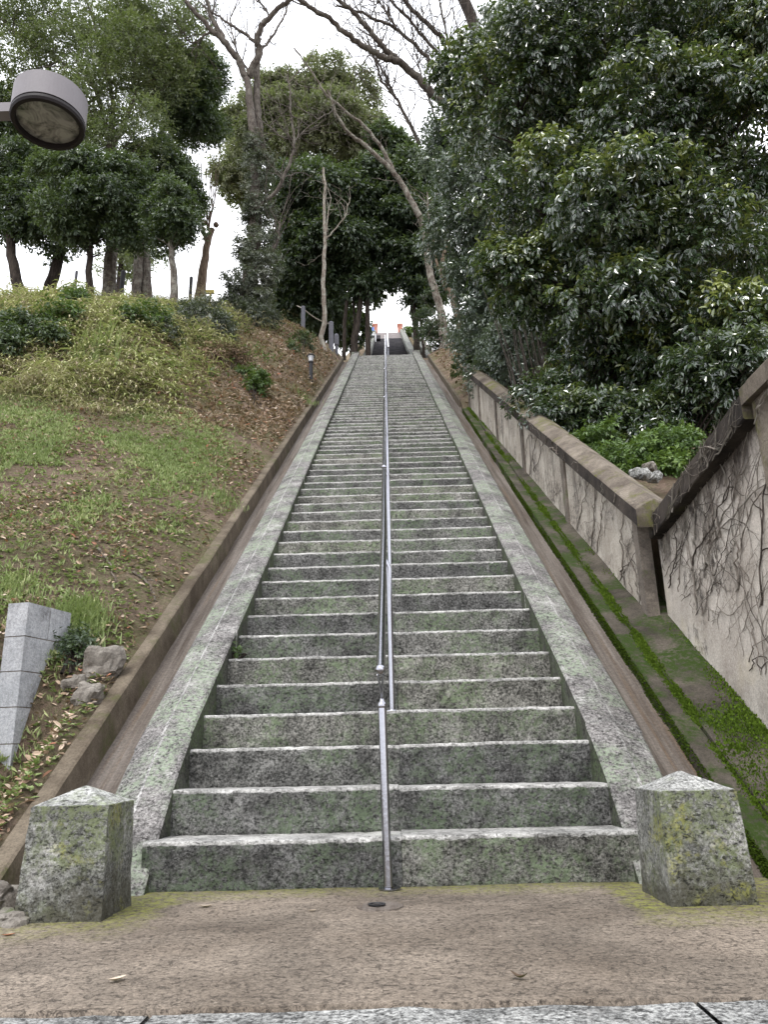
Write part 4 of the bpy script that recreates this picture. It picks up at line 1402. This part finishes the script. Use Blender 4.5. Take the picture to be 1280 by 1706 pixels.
shrub('blue-green shrub between the pale leaning tree and the multi-stemmed clump', [B(800, 575, 15, 45, 35), B(770, 560, 17, 28, 25), B(830, 615, 13, 40, 35), B(850, 580, 12, 40, 50)], 18000, .075, 'leaf_blue', 59, hit(800, 640), tint0=.45, toptint=.3, spr=.1)
shrub('dark shrub at the foot of the pale leaning tree', [B(725, 560, 25, 26, 30), B(715, 540, 26, 22, 25)], 7000, .09, 'leaf_dark', 60, hit(725, 585), tint0=.3, spr=.1)
shrub('small leafy weed growing in the joint beside the sixth step', [(np.array([-1.02, 4.93, 1.13]), (.03, .05, .06))], 260, .018, 'leaf_bright', 61, (-1.03, 4.93, 1.08), tint0=.1, spr=.015)
shrub('dark ivy clump hanging over the rough stones beside the block pier', [gb(115, 1082, 22, 18, .8), gb(128, 1100, 14, 16, .8)], 1500, .03, 'leaf_dark', 62, hit(118, 1110), tint0=.5, spr=.04)


# ------------------------------------------------------------------ ground cover (uncountable)
def region(n, x0, x1, y0, y1, r):
    x = r.uniform(x0, x1, n)
    y = y0 + (y1 - y0) * r.uniform(0, 1, n) ** 1.35
    return x, y


def ground_pts(n, f, seed, x0=-11, x1=-1.66, y0=2.9, y1=23):
    r = np.random.default_rng(seed)
    # spread so that near ground is sampled more densely than far ground
    y = y0 + (y1 - y0) * r.uniform(0, 1, n * 4) ** 1.7
    s = r.uniform(0, 1, n * 4)
    lim = np.minimum(-x0, np.abs(.62 * y) + 1.5) if x0 < 0 else None
    x = -1.66 - s * (lim - 1.66)
    m = r.uniform(0, 1, n * 4) < f(x, y)
    x, y = x[m][:n], y[m][:n]
    return x, y, H(x, y), r


def sm(v, a, b_):
    return sstep(a, b_, v)


# short weeds and grass on the lower bank
def fgrass(x, y):
    p = n2(x, y, .9, 3, 21)
    band = sm(y, 3.6, 4.6) * (1 - sm(y + .8 * n2(x, y, .5, 2, 5), 9.0, 10.6))
    edge = sm(-x - 1.7, .1, .5 + .03 * y)
    return np.clip((p * 2.0 + .3 + .8 * n2(x, y, 2.6, 2, 97)), 0.04, 1) * band * edge


x, y, z, r = ground_pts(30000, fgrass, 1)
k = 5
n = len(x) * k
P = np.repeat(np.stack([x, y, z], -1), k, 0) + r.normal(size=(n, 3)) * np.array([.018, .018, 0])
D = unit(np.stack([r.normal(0, .55, n), r.normal(0, .55, n), np.ones(n)], -1))
N = unit(r.normal(size=(n, 3)))
Lh = r.uniform(.025, .07, n)
tn = np.clip(.45 + .3 * np.repeat(n2(x, y, 1.3, 2, 33), k) + r.normal(0, .15, n), 0, 1)
o = put('grass', leaf_mesh('grass', P, D, N, Lh, Lh * .22, tn, M['grass']))
o['kind'] = 'stuff'
tag(o, 'patchy short green grass and weeds on the lower bank', 'grass')
# broad little weed leaves
x, y, z, r = ground_pts(18000, lambda x, y: np.clip(.2 + fgrass(x, y), 0, 1) * (1 - sm(y, 9.5, 11)), 2)
k = 4
n = len(x) * k
P = np.repeat(np.stack([x, y, z + .015], -1), k, 0)
a = r.uniform(0, 2 * pi, n)
D = unit(np.stack([np.cos(a), np.sin(a), r.uniform(.2, .9, n)], -1))
N = unit(np.stack([r.normal(0, .3, n), r.normal(0, .3, n), np.ones(n)], -1))
Lh = r.uniform(.02, .045, n)
o = put('weeds', leaf_mesh('weeds', P, D, N, Lh, Lh * .55, np.clip(r.normal(.3, .15, n), 0, 1), M['grass']))
tag(o, 'broad-leaved little weeds among the grass of the bank', 'weeds', None, 'stuff')


# tall tuft of fresh grass near the block pier
def tuft(label, px, py, nb, rad, h, seed, tint=.25):
    c = hit(px, py)
    r = np.random.default_rng(seed)
    q = 3
    V, F, T = [], [], []
    off = r.normal(size=(nb, 2)) * rad
    base = np.stack([c[0] + off[:, 0], c[1] + off[:, 1], H(c[0] + off[:, 0], c[1] + off[:, 1])], -1)
    a = r.uniform(0, 2 * pi, nb)
    Lb = h * r.uniform(.5, 1.2, nb)
    out = np.stack([np.cos(a), np.sin(a), np.zeros(nb)], -1) * r.uniform(.3, 1., (nb, 1))
    S = np.stack([-np.sin(a), np.cos(a), np.zeros(nb)], -1)
    w = Lb * .035
    pts = []
    for t_ in (0, .4, .75, 1.):
        pc = base + out * (Lb * t_ ** 1.6 * .6)[:, None] + np.array([0, 0, 1.]) * (Lb * (t_ - .45 * t_ ** 2.4))[:, None]
        ww = w * (1 - t_) + .0003
        pts += [pc + S * ww[:, None], pc - S * ww[:, None]]
    V = np.stack(pts, 1)
    bs = np.arange(nb)[:, None] * 8
    F = np.concatenate([bs + np.array([[2 * i, 2 * i + 1, 2 * i + 3, 2 * i + 2]]) for i in range(3)])
    me = mesh('blades', V, F, M['grass'], tint=np.repeat(np.clip(r.normal(tint, .15, nb), 0, 1), 8))
    o = put('grass_tuft', me)
    tag(o, label, 'grass tuft')
    o['kind'] = 'stuff'
    return o


tuft('lush bright green grass tuft above the block pier', 130, 1035, 1300, .1, .15, 1, .4)
tuft('long grass tuft at the left edge above the block pier', 15, 985, 700, .1, .12, 2, .5)
tuft('small pale green grass tuft beside the brown kerb, half way up the bank', 365, 830, 500, .12, .12, 3, .35)
tuft('bright little grass tuft below the garden lamp', 508, 665, 300, .14, .14, 4, .3)
tuft('broad green tuft among the bamboo grass at the top of the mound', 165, 590, 300, .2, .5, 5, .5)


# bamboo grass thicket on the mound
def fsasa(x, y):
    top = sm(y, 9.1, 10.1) * (1 - sm(y, 15.5, 18))
    lat = sm(-x, 2.3 + .04 * y, 3.5 + .05 * y)
    return np.clip(top * lat * (.75 + n2(x, y, .7, 3, 41)), 0, 1)


def straps(name, x, y, z, r, k, L0, L1, tmean, tsd, mat, width=.07, rise=1.):
    n = len(x) * k
    base = np.repeat(np.stack([x, y, z], -1), k, 0) + r.normal(size=(n, 3)) * np.array([.05, .05, .0])
    a = r.uniform(0, 2 * pi, n)
    Lb = r.uniform(L0, L1, n)
    out = np.stack([np.cos(a), np.sin(a), np.zeros(n)], -1) * r.uniform(.4, 1.2, (n, 1))
    S = np.stack([-np.sin(a), np.cos(a), r.normal(0, .3, n)], -1)
    h0 = r.uniform(0, .28, n) * rise * np.repeat(np.clip(.7 + 1.6 * n2(x, y, 1.3, 3, 55), .1, 2.3), k)
    base[:, 2] += h0
    w = Lb * width
    pts = []
    for t_, wf in ((0, .25), (.35, 1.), (.7, .8), (1., .05)):
        pc = base + out * (Lb * t_ * .75)[:, None] + np.array([0, 0, 1.]) * (Lb * (.55 * t_ - .75 * t_ ** 2))[:, None]
        pts += [pc + S * (w * wf * .5)[:, None], pc - S * (w * wf * .5)[:, None]]
    V = np.stack(pts, 1)
    bs = np.arange(n)[:, None] * 8
    F = np.concatenate([bs + np.array([[2 * i, 2 * i + 1, 2 * i + 3, 2 * i + 2]]) for i in range(3)])
    t_ = np.clip(tmean + .15 * np.repeat(n2(x, y, .9, 2, 3), k) + r.normal(0, tsd, n), 0, 1)
    return put(name, mesh(name, V, F, M[mat], tint=np.repeat(t_, 8)))


x, y, z, r = ground_pts(12500, fsasa, 3)
o = straps('bamboo_grass', x, y, z, r, 6, .14, .36, .6, .27, 'sasa', .085, 1.2)
tag(o, 'yellow-green bamboo grass thicket over the mound of the bank', 'bamboo grass', None, 'stuff')


# dry brush under and beside the thicket
def fbrush(x, y):
    a = sm(y, 9.0, 9.5) * (1 - sm(y, 10.4, 11.2)) * sm(-x, 3.0, 4.2) * 2.2
    b_ = sm(y, 13.5, 15) * (1 - sm(y, 21, 23))
    return np.clip(a * 1.0 + b_ * .5 * sm(-x, 2.6, 4) + .5 * sm(y, 10, 11) * (1 - sm(y, 16, 17)) * sm(-x, 2.6, 4.5), 0, 1)


x, y, z, r = ground_pts(6500, fbrush, 4)
o = straps('dry_brush', x, y, z, r, 9, .12, .35, .9, .09, 'sasa', .03, 1.2)
tag(o, 'tangle of brown dead stems and dry leaves along the bank', 'dry brush', None, 'stuff')


def fgreen2(x, y):
    return np.clip(sm(y, 10.5, 13) * (1 - sm(y, 19, 22)) * sm(-x, 2.3, 3.2) * (.25 + .9 * n2(x, y, .8, 3, 61)), 0, 1)


x, y, z, r = ground_pts(6500, fgreen2, 5)
k = 8
n = len(x) * k
P = np.repeat(np.stack([x, y, z + .04], -1), k, 0) + np.abs(r.normal(size=(n, 3))) * np.array([.06, .06, .09])
D = unit(r.normal(size=(n, 3)) + np.array([0, 0, .3]))
N = unit(r.normal(size=(n, 3)) * .5 + np.array([0, 0, 1.]))
Lh = r.uniform(.035, .075, n)
o = put('undergrowth', leaf_mesh('undergrowth', P, D, N, Lh, Lh * .55, np.clip(np.repeat(r.uniform(0, .9, len(x)), k) + r.normal(0, .1, n), 0, 1), M['leaf_bright']))
tag(o, 'mixed leafy undergrowth on the upper bank below the trees', 'undergrowth', None, 'stuff')


# fallen leaves
def flit(x, y):
    return np.clip(.25 + .5 * sm(y, 8, 12) + .5 * n2(x, y, 1.1, 3, 71), .05, 1)


x, y, z, r = ground_pts(60000, flit, 6)
x2 = r.uniform(1.6, 5, 3500)
y2 = r.uniform(14, 25, 3500)
x = np.r_[x, x2]
y = np.r_[y, y2]
z = H(x, y)
n = len(x)
P = np.stack([x, y, z + r.uniform(.004, .03, n)], -1)
a = r.uniform(0, 2 * pi, n)
D = unit(np.stack([np.cos(a), np.sin(a), r.normal(.35, .35, n)], -1))
N = unit(np.stack([r.normal(0, .5, n), r.normal(-.2, .5, n), np.ones(n)], -1))
Lh = r.uniform(.02, .06, n) + .05 * sm(y, 7, 13) * r.uniform(.3, 1.2, n)
o = put('fallen_leaves', leaf_mesh('fallen_leaves', P, D, N, Lh, Lh * r.uniform(.3, .7, n), np.clip(r.normal(.52, .27, n), 0, 1), M['litter'], True))
tag(o, 'brown and tan fallen leaves scattered over the soil of the bank', 'leaf litter', None, 'stuff')

# moss on the ledge and kerb of the right wall
r = np.random.default_rng(78)
n = 50000
y = 3.1 + 11 * r.uniform(0, 1, n) ** 1.7
g_ = r.uniform(-.24, -.1, n)
m = r.uniform(0, 1, n) < .45 + .9 * n2(y, g_ * 6, 1.5, 3, 12)
y, g_ = y[m], g_[m]
n = len(y)
D = unit(np.stack([-np.ones(n), r.normal(0, .5, n), r.normal(.2, .6, n)], -1))
Lh = r.uniform(.006, .016, n)
o = put('moss', leaf_mesh('moss', np.stack([np.full(n, 1.476), y, zs(y) + g_], -1), D, unit(r.normal(size=(n, 3))), Lh, Lh * .7, np.clip(.12 + .2 * n2(y, g_ * 5, 3, 2, 8) + r.normal(0, .1, n), 0, 1), M['moss']))
tag(o, 'dark moss coating the gutter face of the right kerb', 'moss', None, 'stuff')
r = np.random.default_rng(77)
n = 130000
y = 3.1 + 11 * r.uniform(0, 1, n) ** 1.9
x = np.where(r.uniform(0, 1, n) < .42, r.normal(1.592, .014, n), r.uniform(1.62, 1.88, n))
den = np.where(x < 1.625, .7 + 1.6 * n2(y * 0, y, 1.1, 3, 2), -.05 + 1.5 * n2(x * 2, y, 1.0, 3, 91))
m = (r.uniform(0, 1, n) < den) & (x < np.where(y < 5.3, X2, wx(y)) - .005)
x, y = x[m], y[m]
z = zs(y) + np.where(x < 1.603, -.105, -.09 + (x - 1.6) * .17)
n = len(x)
D = unit(np.stack([r.normal(0, .5, n), r.normal(0, .5, n), np.ones(n)], -1))
N = unit(r.normal(size=(n, 3)))
Lh = r.uniform(.006, .02, n) * (1 + .6 * n2(x * 8, y * 8, 1, 2, 4))
o = put('moss', leaf_mesh('moss', np.stack([x, y, z], -1), D, N, np.abs(Lh), np.abs(Lh) * .7, np.clip(.5 + .35 * n2(x, y, 3, 2, 8) + r.normal(0, .15, n), 0, 1), M['moss']))
tag(o, 'bright green moss cushions along the ledge under the wall', 'moss', None, 'stuff')

# ------------------------------------------------------------------ block pier, stones, sticks
pc = at(48, 1003, 4.35)
pier = empty('block_pier', (pc[0], pc[1], 0), 'grey concrete block pier standing in the bank at the left edge', 'pier')
bx1, by0 = pc[0], pc[1]
def pier_turn():
    pier.rotation_euler = (0, 0, radians(-13))
for c_ in range(7):
    z1 = pc[2] - c_ * .196
    for q in range(2):
        b = MB()
        w = .135
        if c_ % 2 == 0:
            b.box(bx1 - w, bx1, by0 + q * .2, by0 + q * .2 + .195, z1 - .19, z1)
        else:
            b.box(bx1 - w, bx1, by0 + (0 if q == 0 else .3), by0 + (.295 if q == 0 else .395), z1 - .19, z1)
        b.obj('block', M['block'], pier)
b = MB()
b.box(bx1 - .132, bx1 - .003, by0 + .004, by0 + .392, pc[2] - 1.35, pc[2] - .004)
b.obj('mortar', M['post'], pier)
pier_turn()


def rock(name, label, c, s, seed, group=None, cat='stone', mat='rock'):
    r = np.random.default_rng(seed)
    n = 14
    th = np.linspace(0, 2 * pi, n * 2 + 1)
    ph = np.linspace(-pi / 2, pi / 2, n)
    T, Ph = np.meshgrid(th, ph, indexing='ij')
    V = np.stack([np.cos(Ph) * np.cos(T), np.cos(Ph) * np.sin(T), np.sin(Ph)], -1)
    V = np.sign(V) * np.abs(V) ** .7
    V = V * (1 + .3 * fbm(V * 1.7 + seed * 3.3, 4, seed)[..., None])
    V = V * np.array(s)
    a = r.uniform(0, 3)
    V = np.stack([V[..., 0] * cos(a) - V[..., 1] * sin(a), V[..., 0] * sin(a) + V[..., 1] * cos(a), V[..., 2]], -1)
    me = grid_mesh(name, V, M[mat], smooth=False)
    o = bpy.data.objects.new(name, me)
    COL.objects.link(o)
    o.location = c
    return tag(o, label, cat, group)


h1 = hit(172, 1120)
rock('rough_stone', 'upper rough pale stone beside the brown kerb, right of the ivy clump', h1 + np.array([0, 0, .05]), (.11, .09, .1), 3)
h1 = hit(150, 1160)
rock('rough_stone', 'lower rough stone half buried beside the brown kerb', h1 + np.array([0, 0, .0]), (.09, .08, .07), 5)
h1 = hit(130, 1140)
rock('rough_stone', 'small dark stone wedged between the ivy clump and the other stones', h1, (.07, .06, .05), 8)
rock('rubble_stone', 'white flat stone on the pavement left of the left granite post', at(8, 1545, 2.85) * np.array([1, 1, 0]) + np.array([0, 0, .01]), (.07, .05, .03), 9)
rock('rubble_stone', 'grey rubble stone behind the left granite post', (-1.5, 3.1, .03), (.09, .1, .06), 10)
for i, (px, py) in enumerate([(1060, 802), (1078, 806), (1070, 790), (1050, 800)]):
    c = at(px, py, 6.3 + .15 * i)
    rock('garden_stone', ['pale rounded stone seen through the notch of the walls, lowest of the heap', 'white stone at the right of the little heap in the wall notch',
                          'rust-tinted stone on top of the heap in the wall notch', 'pale stone at the left of the heap in the wall notch'][i], c + np.array([0, -.2, -.01]), (.06, .055, .045), 20 + i, mat='rock' if i == 2 else 'cap')


def stick(label, pix, rad, seed, branch=True):
    pts = [hit(*p) + np.array([0, 0, .02]) for p in pix]
    b = MB()
    Q = jitpath(pts, 5, .006, seed)
    b.tube(Q, np.linspace(rad, rad * .5, len(Q)), 6)
    if branch:
        twigs(b, Q, random.Random(seed), 2, .15, rad * .5, .1, 1)
    o = b.obj('fallen_branch', M['stick'], smooth=True)
    return tag(o, label, 'branch')


stick('crooked fallen branch on the grass, left of the other one', [(160, 915), (178, 935), (190, 955), (189, 985)], .012, 1)
stick('pale crooked fallen branch on bare soil near the kerb', [(222, 957), (240, 968), (252, 985), (258, 1004)], .013, 2)
stick('long grey dead branch lying under the double trunk', [(250, 520), (280, 517), (300, 530), (312, 545)], .03, 3)
q0, q1 = hit(70, 520), at(97, 484, 19)
b = MB()
b.tube([q0, (q0 + q1) / 2, q1], .045, 8)
b.tube([q1, at(108, 497, 19)], .02, 6)
tag(b.obj('bamboo_pole', M['bamboo']), 'tan bamboo pole leaning at the crest of the bank', 'pole')


# ------------------------------------------------------------------ posts, lamps, ropes at the crest
def post(px, py0, py1, rad, label, mat='darkpost', Y=None):
    c = hit(px, py1) if Y is None else at(px, py1, Y)
    t = at(px, py0, c[1])
    b = MB()
    z0 = min(c[2], float(H(c[0], c[1]))) - .1
    b.tube([(c[0], c[1], z0), (c[0], c[1], t[2] - .03), (c[0], c[1], t[2])], [rad, rad, rad * .85], 10)
    o = b.obj('fence_post', M[mat])
    tag(o, label, 'post', 'posts along the crest of the bank')
    return (c[0], c[1], t[2])


YP = 23.5
post(144, 452, 492, .06, 'dark post between the leaning trunk and the grey trunk', Y=YP)
post(125, 452, 478, .05, 'pale thin post left of the dark post under the evergreen', 'postwood', Y=YP)
post(202, 452, 492, .08, 'dark post right behind the grey trunk', Y=YP)
post(317, 462, 494, .06, 'dark post left of the pollarded tree', Y=YP)
post(383, 474, 500, .06, 'short dark post between pollarded tree and ivy tree', Y=YP)
post(82, 460, 490, .05, 'dark post beside the leaning trunk at the left', Y=YP)
pa = post(468, 490, 518, .055, 'grey rope post hidden beside the ivy tree', 'postwood')
pb = post(505, 511, 547, .07, 'grey wooden rope post left of the slender trunk', 'postwood')
pd = post(552, 537, 583, .085, 'grey wooden rope post right of the slender trunk', 'postwood')
rp = empty('barrier_rope', pb, 'sagging rope strung between the grey wooden posts', 'rope')
for a_, c_ in ((pa, pb), (pb, pd)):
    a_, c_ = np.array(a_), np.array(c_)
    Q = [a_ + (c_ - a_) * t_ + np.array([0, 0, -.08 - .35 * 4 * t_ * (1 - t_) * .3]) for t_ in np.linspace(0, 1, 12)]
    b = MB()
    b.tube(Q, .018, 6)
    b.obj('rope', M['rope'], rp, smooth=True)

c = hit(561, 590)
s_ = depth(c) / FPX
bl = empty('bollard_light', c, 'white cylindrical bollard light beside the rope post at the stair head', 'bollard light')
b = MB()
b.lathe(c, [(.06, -.05), (.06, 16 * s_), (.055, 16.1 * s_)], 14)
b.obj('pole', M['postwood'], bl)
b = MB()
b.lathe(c + np.array([0, 0, 16 * s_]), [(.085, 0), (.085, 17 * s_), (.07, 20 * s_), (.03, 22 * s_), (.001, 22.3 * s_)], 16)
b.obj('lamp_head', M['postwood'], bl, smooth=False)

c = hit(518, 636)
s_ = depth(c) / FPX
gl_ = empty('garden_lamp', c, 'small dark garden lamp on a thin post on the bank by the kerb', 'garden lamp')
b = MB()
b.lathe(c, [(.045, -.1), (.045, 34 * s_), (.06, 35 * s_), (.06, 37 * s_), (.03, 38 * s_)], 12)
b.obj('post', M['darkpost'], gl_)
b = MB()
b.lathe(c + np.array([0, 0, 38 * s_]), [(.045, 0), (.075, 9 * s_)], 12)
b.obj('lantern', M['white'], gl_)
b = MB()
b.lathe(c + np.array([0, 0, 47 * s_]), [(.076, 0), (.105, 0), (.1, 1 * s_), (.05, 4 * s_), (.02, 5 * s_), (.001, 6 * s_)], 14)
b.obj('lantern_roof', M['darkpost'], gl_)
c = at(350, 487, 22)
b = MB()
b.box(-.14, .14, -.03, .03, -.06, .07, None, c)
b.tube([c + np.array([0, .02, -.06]), c + np.array([0, .02, -.5])], .03, 6)
tag(b.obj('small_sign', M['yellow']), 'small yellowish sign beside the foot of the pollarded tree', 'sign')

# ------------------------------------------------------------------ upper flight and what stands at its head
W2 = .82
XU = .13
fl2 = empty('upper_staircase', (XU, Y2, ZTOP), 'dark narrow second flight of steps at the top, between stone side walls', 'staircase')
N2 = int((ZT2 - ZTOP) / RISE)
me_d = me_p = None
for k in range(N2):
    y, z = Y2 + TREAD * k, ZTOP + RISE * (k + 1)
    b = MB()
    b.box(-W2, W2, 0, TREAD + .06, -RISE - .01, 0)
    hi = k > N2 * .72
    me = me_p if hi else me_d
    if me is None:
        me = b.mesh('step', M['palestep'] if hi else M['darkstep'])
        if hi:
            me_p = me
        else:
            me_d = me
    o = bpy.data.objects.new('step', me)
    COL.objects.link(o)
    o.parent = fl2
    o.location = (0, y - Y2, z - ZTOP)


def z2f(y):
    return ZTOP + RISE + SLOPE * (np.asarray(y, float) - Y2)


for sx in (-1, 1):
    prf = [(XU + sx * (W2 + .01), -.5), (XU + sx * (W2 + .01), .25), (XU + sx * (W2 + .3), .25), (XU + sx * (W2 + .3), -.5)]
    if sx > 0:
        prf = prf[::-1]
    sweep('side_wall', prf, np.arange(Y2, Y2 + N2 * TREAD, 1.0), z2f, M['cheek'], fl2, .01, 3)
prf = [(XU + W2 + .75, -.9), (XU + W2 + .75, .1), (XU + W2 + .95, .1), (XU + W2 + .95, -.9)][::-1]
sweep('outer_side_wall', prf, np.arange(Y2 + 3, Y2 + N2 * TREAD, 1.0), z2f, M['cheek'], fl2, .01, 3)
b = MB()
for q in range(6):
    y = Y2 + .2 + q * 4
    b.tube([(.06, y, float(z2f(y)) - .1), (.06, y, float(z2f(y)) + .8)], .025, 6)
b.tube([(.06, Y2 - .2, float(z2f(Y2 - .2)) + .82), (.06, Y2 + 22.3, float(z2f(Y2 + 22.3)) + .82)], .035, 8)
b.obj('upper_handrail', M['steel'], fl2, smooth=True)
YT = Y2 + N2 * TREAD
for nm, px, lab in (('a', 625.5, 'left orange-red brick pillar on top of the upper flight'), ('b', 667, 'right orange-red brick pillar on top of the upper flight')):
    c = at(px, 559, YT + .4)
    t_ = at(px, 541, YT + .4)
    root = empty('brick_pillar', (c[0], c[1], c[2] - .3), lab, 'pillar', 'brick pillars at the head of the upper flight')
    hh = t_[2] - c[2] + .3
    ncs = 11
    for i in range(ncs):
        b = MB()
        zz = c[2] - .3 + hh * .9 * i / ncs
        off = .004 * (i % 2)
        b.box(c[0] - .17 + off, c[0] + .17 - off, c[1] - .15, c[1] + .15, zz, zz + hh * .9 / ncs - .01)
        b.obj('brick_course', M['brick'], root)
    b = MB()
    b.box(c[0] - .2, c[0] + .2, c[1] - .18, c[1] + .18, c[2] - .3 + hh * .9, t_[2])
    b.obj('cap', M['brick'], root)

Ys_ = 40.
c = at(618, 560, Ys_)
s_ = depth(c) / FPX
sg = empty('notice_board', c, 'white notice board with blue heading on thin posts beside the upper flight', 'notice board')
b = MB()
b.box(-10 * s_, 5 * s_, -.03, .03, -3 * s_, 12 * s_, None, c)
b.obj('board', M['white'], sg)
b = MB()
b.box(-5 * s_, 6 * s_, -.05, -.033, 8 * s_, 16 * s_, None, c)
b.obj('heading', M['blue'], sg)
b = MB()
b.box(-12 * s_, 16 * s_, -.3, .5, -10 * s_, -4 * s_, None, c)
b.obj('shelf', M['darkstep'], sg)
for dx in (-9.5, 8):
    b = MB()
    b.box(dx * s_ - .03, dx * s_ + .03, -.35, -.29, -60 * s_, -2 * s_, None, c)
    b.obj('post', M['white'], sg)
shrub('rounded yellow-green clipped shrub right of the upper flight', [B(683, 553, 46, 8, 6)], 1500, .12, 'leaf_bright', 70, at(683, 560, 46), tint0=.8, spr=.1)
for i in range(14):
    y = Y2 + 4 + i * 1.5
    x0 = XU + W2 + 1.3 + .3 * sin(i * 2.2)
    rock('garden_rock', 'pale rock in the rockery strip beside the upper flight', (x0, y, float(H(x0, y)) + .1), (.3, .3, .28), 40 + i, 'rockery stones beside the upper flight')

# ------------------------------------------------------------------ small things on the pavement
def flat_leaf(label, px, py, L_, ang, tint, curl=.25):
    v = ray(px, py)
    p = EYE + v * ((.004 - EYE[2]) / v[2])
    n = 9
    V = []
    for i in range(n):
        t_ = i / (n - 1)
        w = L_ * .24 * sin(pi * min(1, t_ * .97 + .02)) ** .8
        x_ = (t_ - .5) * L_
        zc = .004 + curl * L_ * (2 * t_ - 1) ** 2 * .5
        V.append([(x_, -w, zc + w * .55), (x_, 0, zc), (x_, w, zc + w * .35)])
    V = np.array(V)
    ca, sa = cos(ang), sin(ang)
    W = np.stack([V[..., 0] * ca - V[..., 1] * sa, V[..., 0] * sa + V[..., 1] * ca, V[..., 2]], -1) + np.array([p[0], p[1], 0])
    o = put('fallen_leaf', grid_mesh('fallen_leaf', W, M['litter'], tint=np.full(27, tint)))
    return tag(o, label, 'leaf')


flat_leaf('tan curled leaf on the pavement near the front left', 195, 1632, .05, .9, .85)
flat_leaf('pale leaf lying before the lowest step, left of the drain', 343, 1510, .05, .1, .93)
flat_leaf('small buff leaf at the foot of the lowest step, right end', 1003, 1464, .06, -.2, .8)
flat_leaf('shrivelled black leaf on the pavement at the front right', 866, 1628, .045, -.5, .0, .6)
flat_leaf('small tan leaf left of the drain ring', 520, 1517, .03, .2, .8)
flat_leaf('rust leaf by the white stone at the left edge', 14, 1558, .04, .5, 1.)
v = ray(628, 1511)
p = EYE + v * (-EYE[2] / v[2])
dr = empty('drain_ring', (p[0], p[1], 0), 'black ring set in a round concrete patch before the handrail post', 'drain cover')
b = MB()
b.lathe((p[0] + .01, p[1], .002), [(.085, -.006), (.083, .002), (.078, .003), (.001, .003)], 30)
b.obj('concrete_patch', M['gutter'], dr, jit=.004, jsc=20)
b = MB()
b.lathe((p[0], p[1], .0075), [(.03, 0), (.032, .004), (.022, .005), (.02, .001)], 20)
b.obj('ring', M['black'], dr)
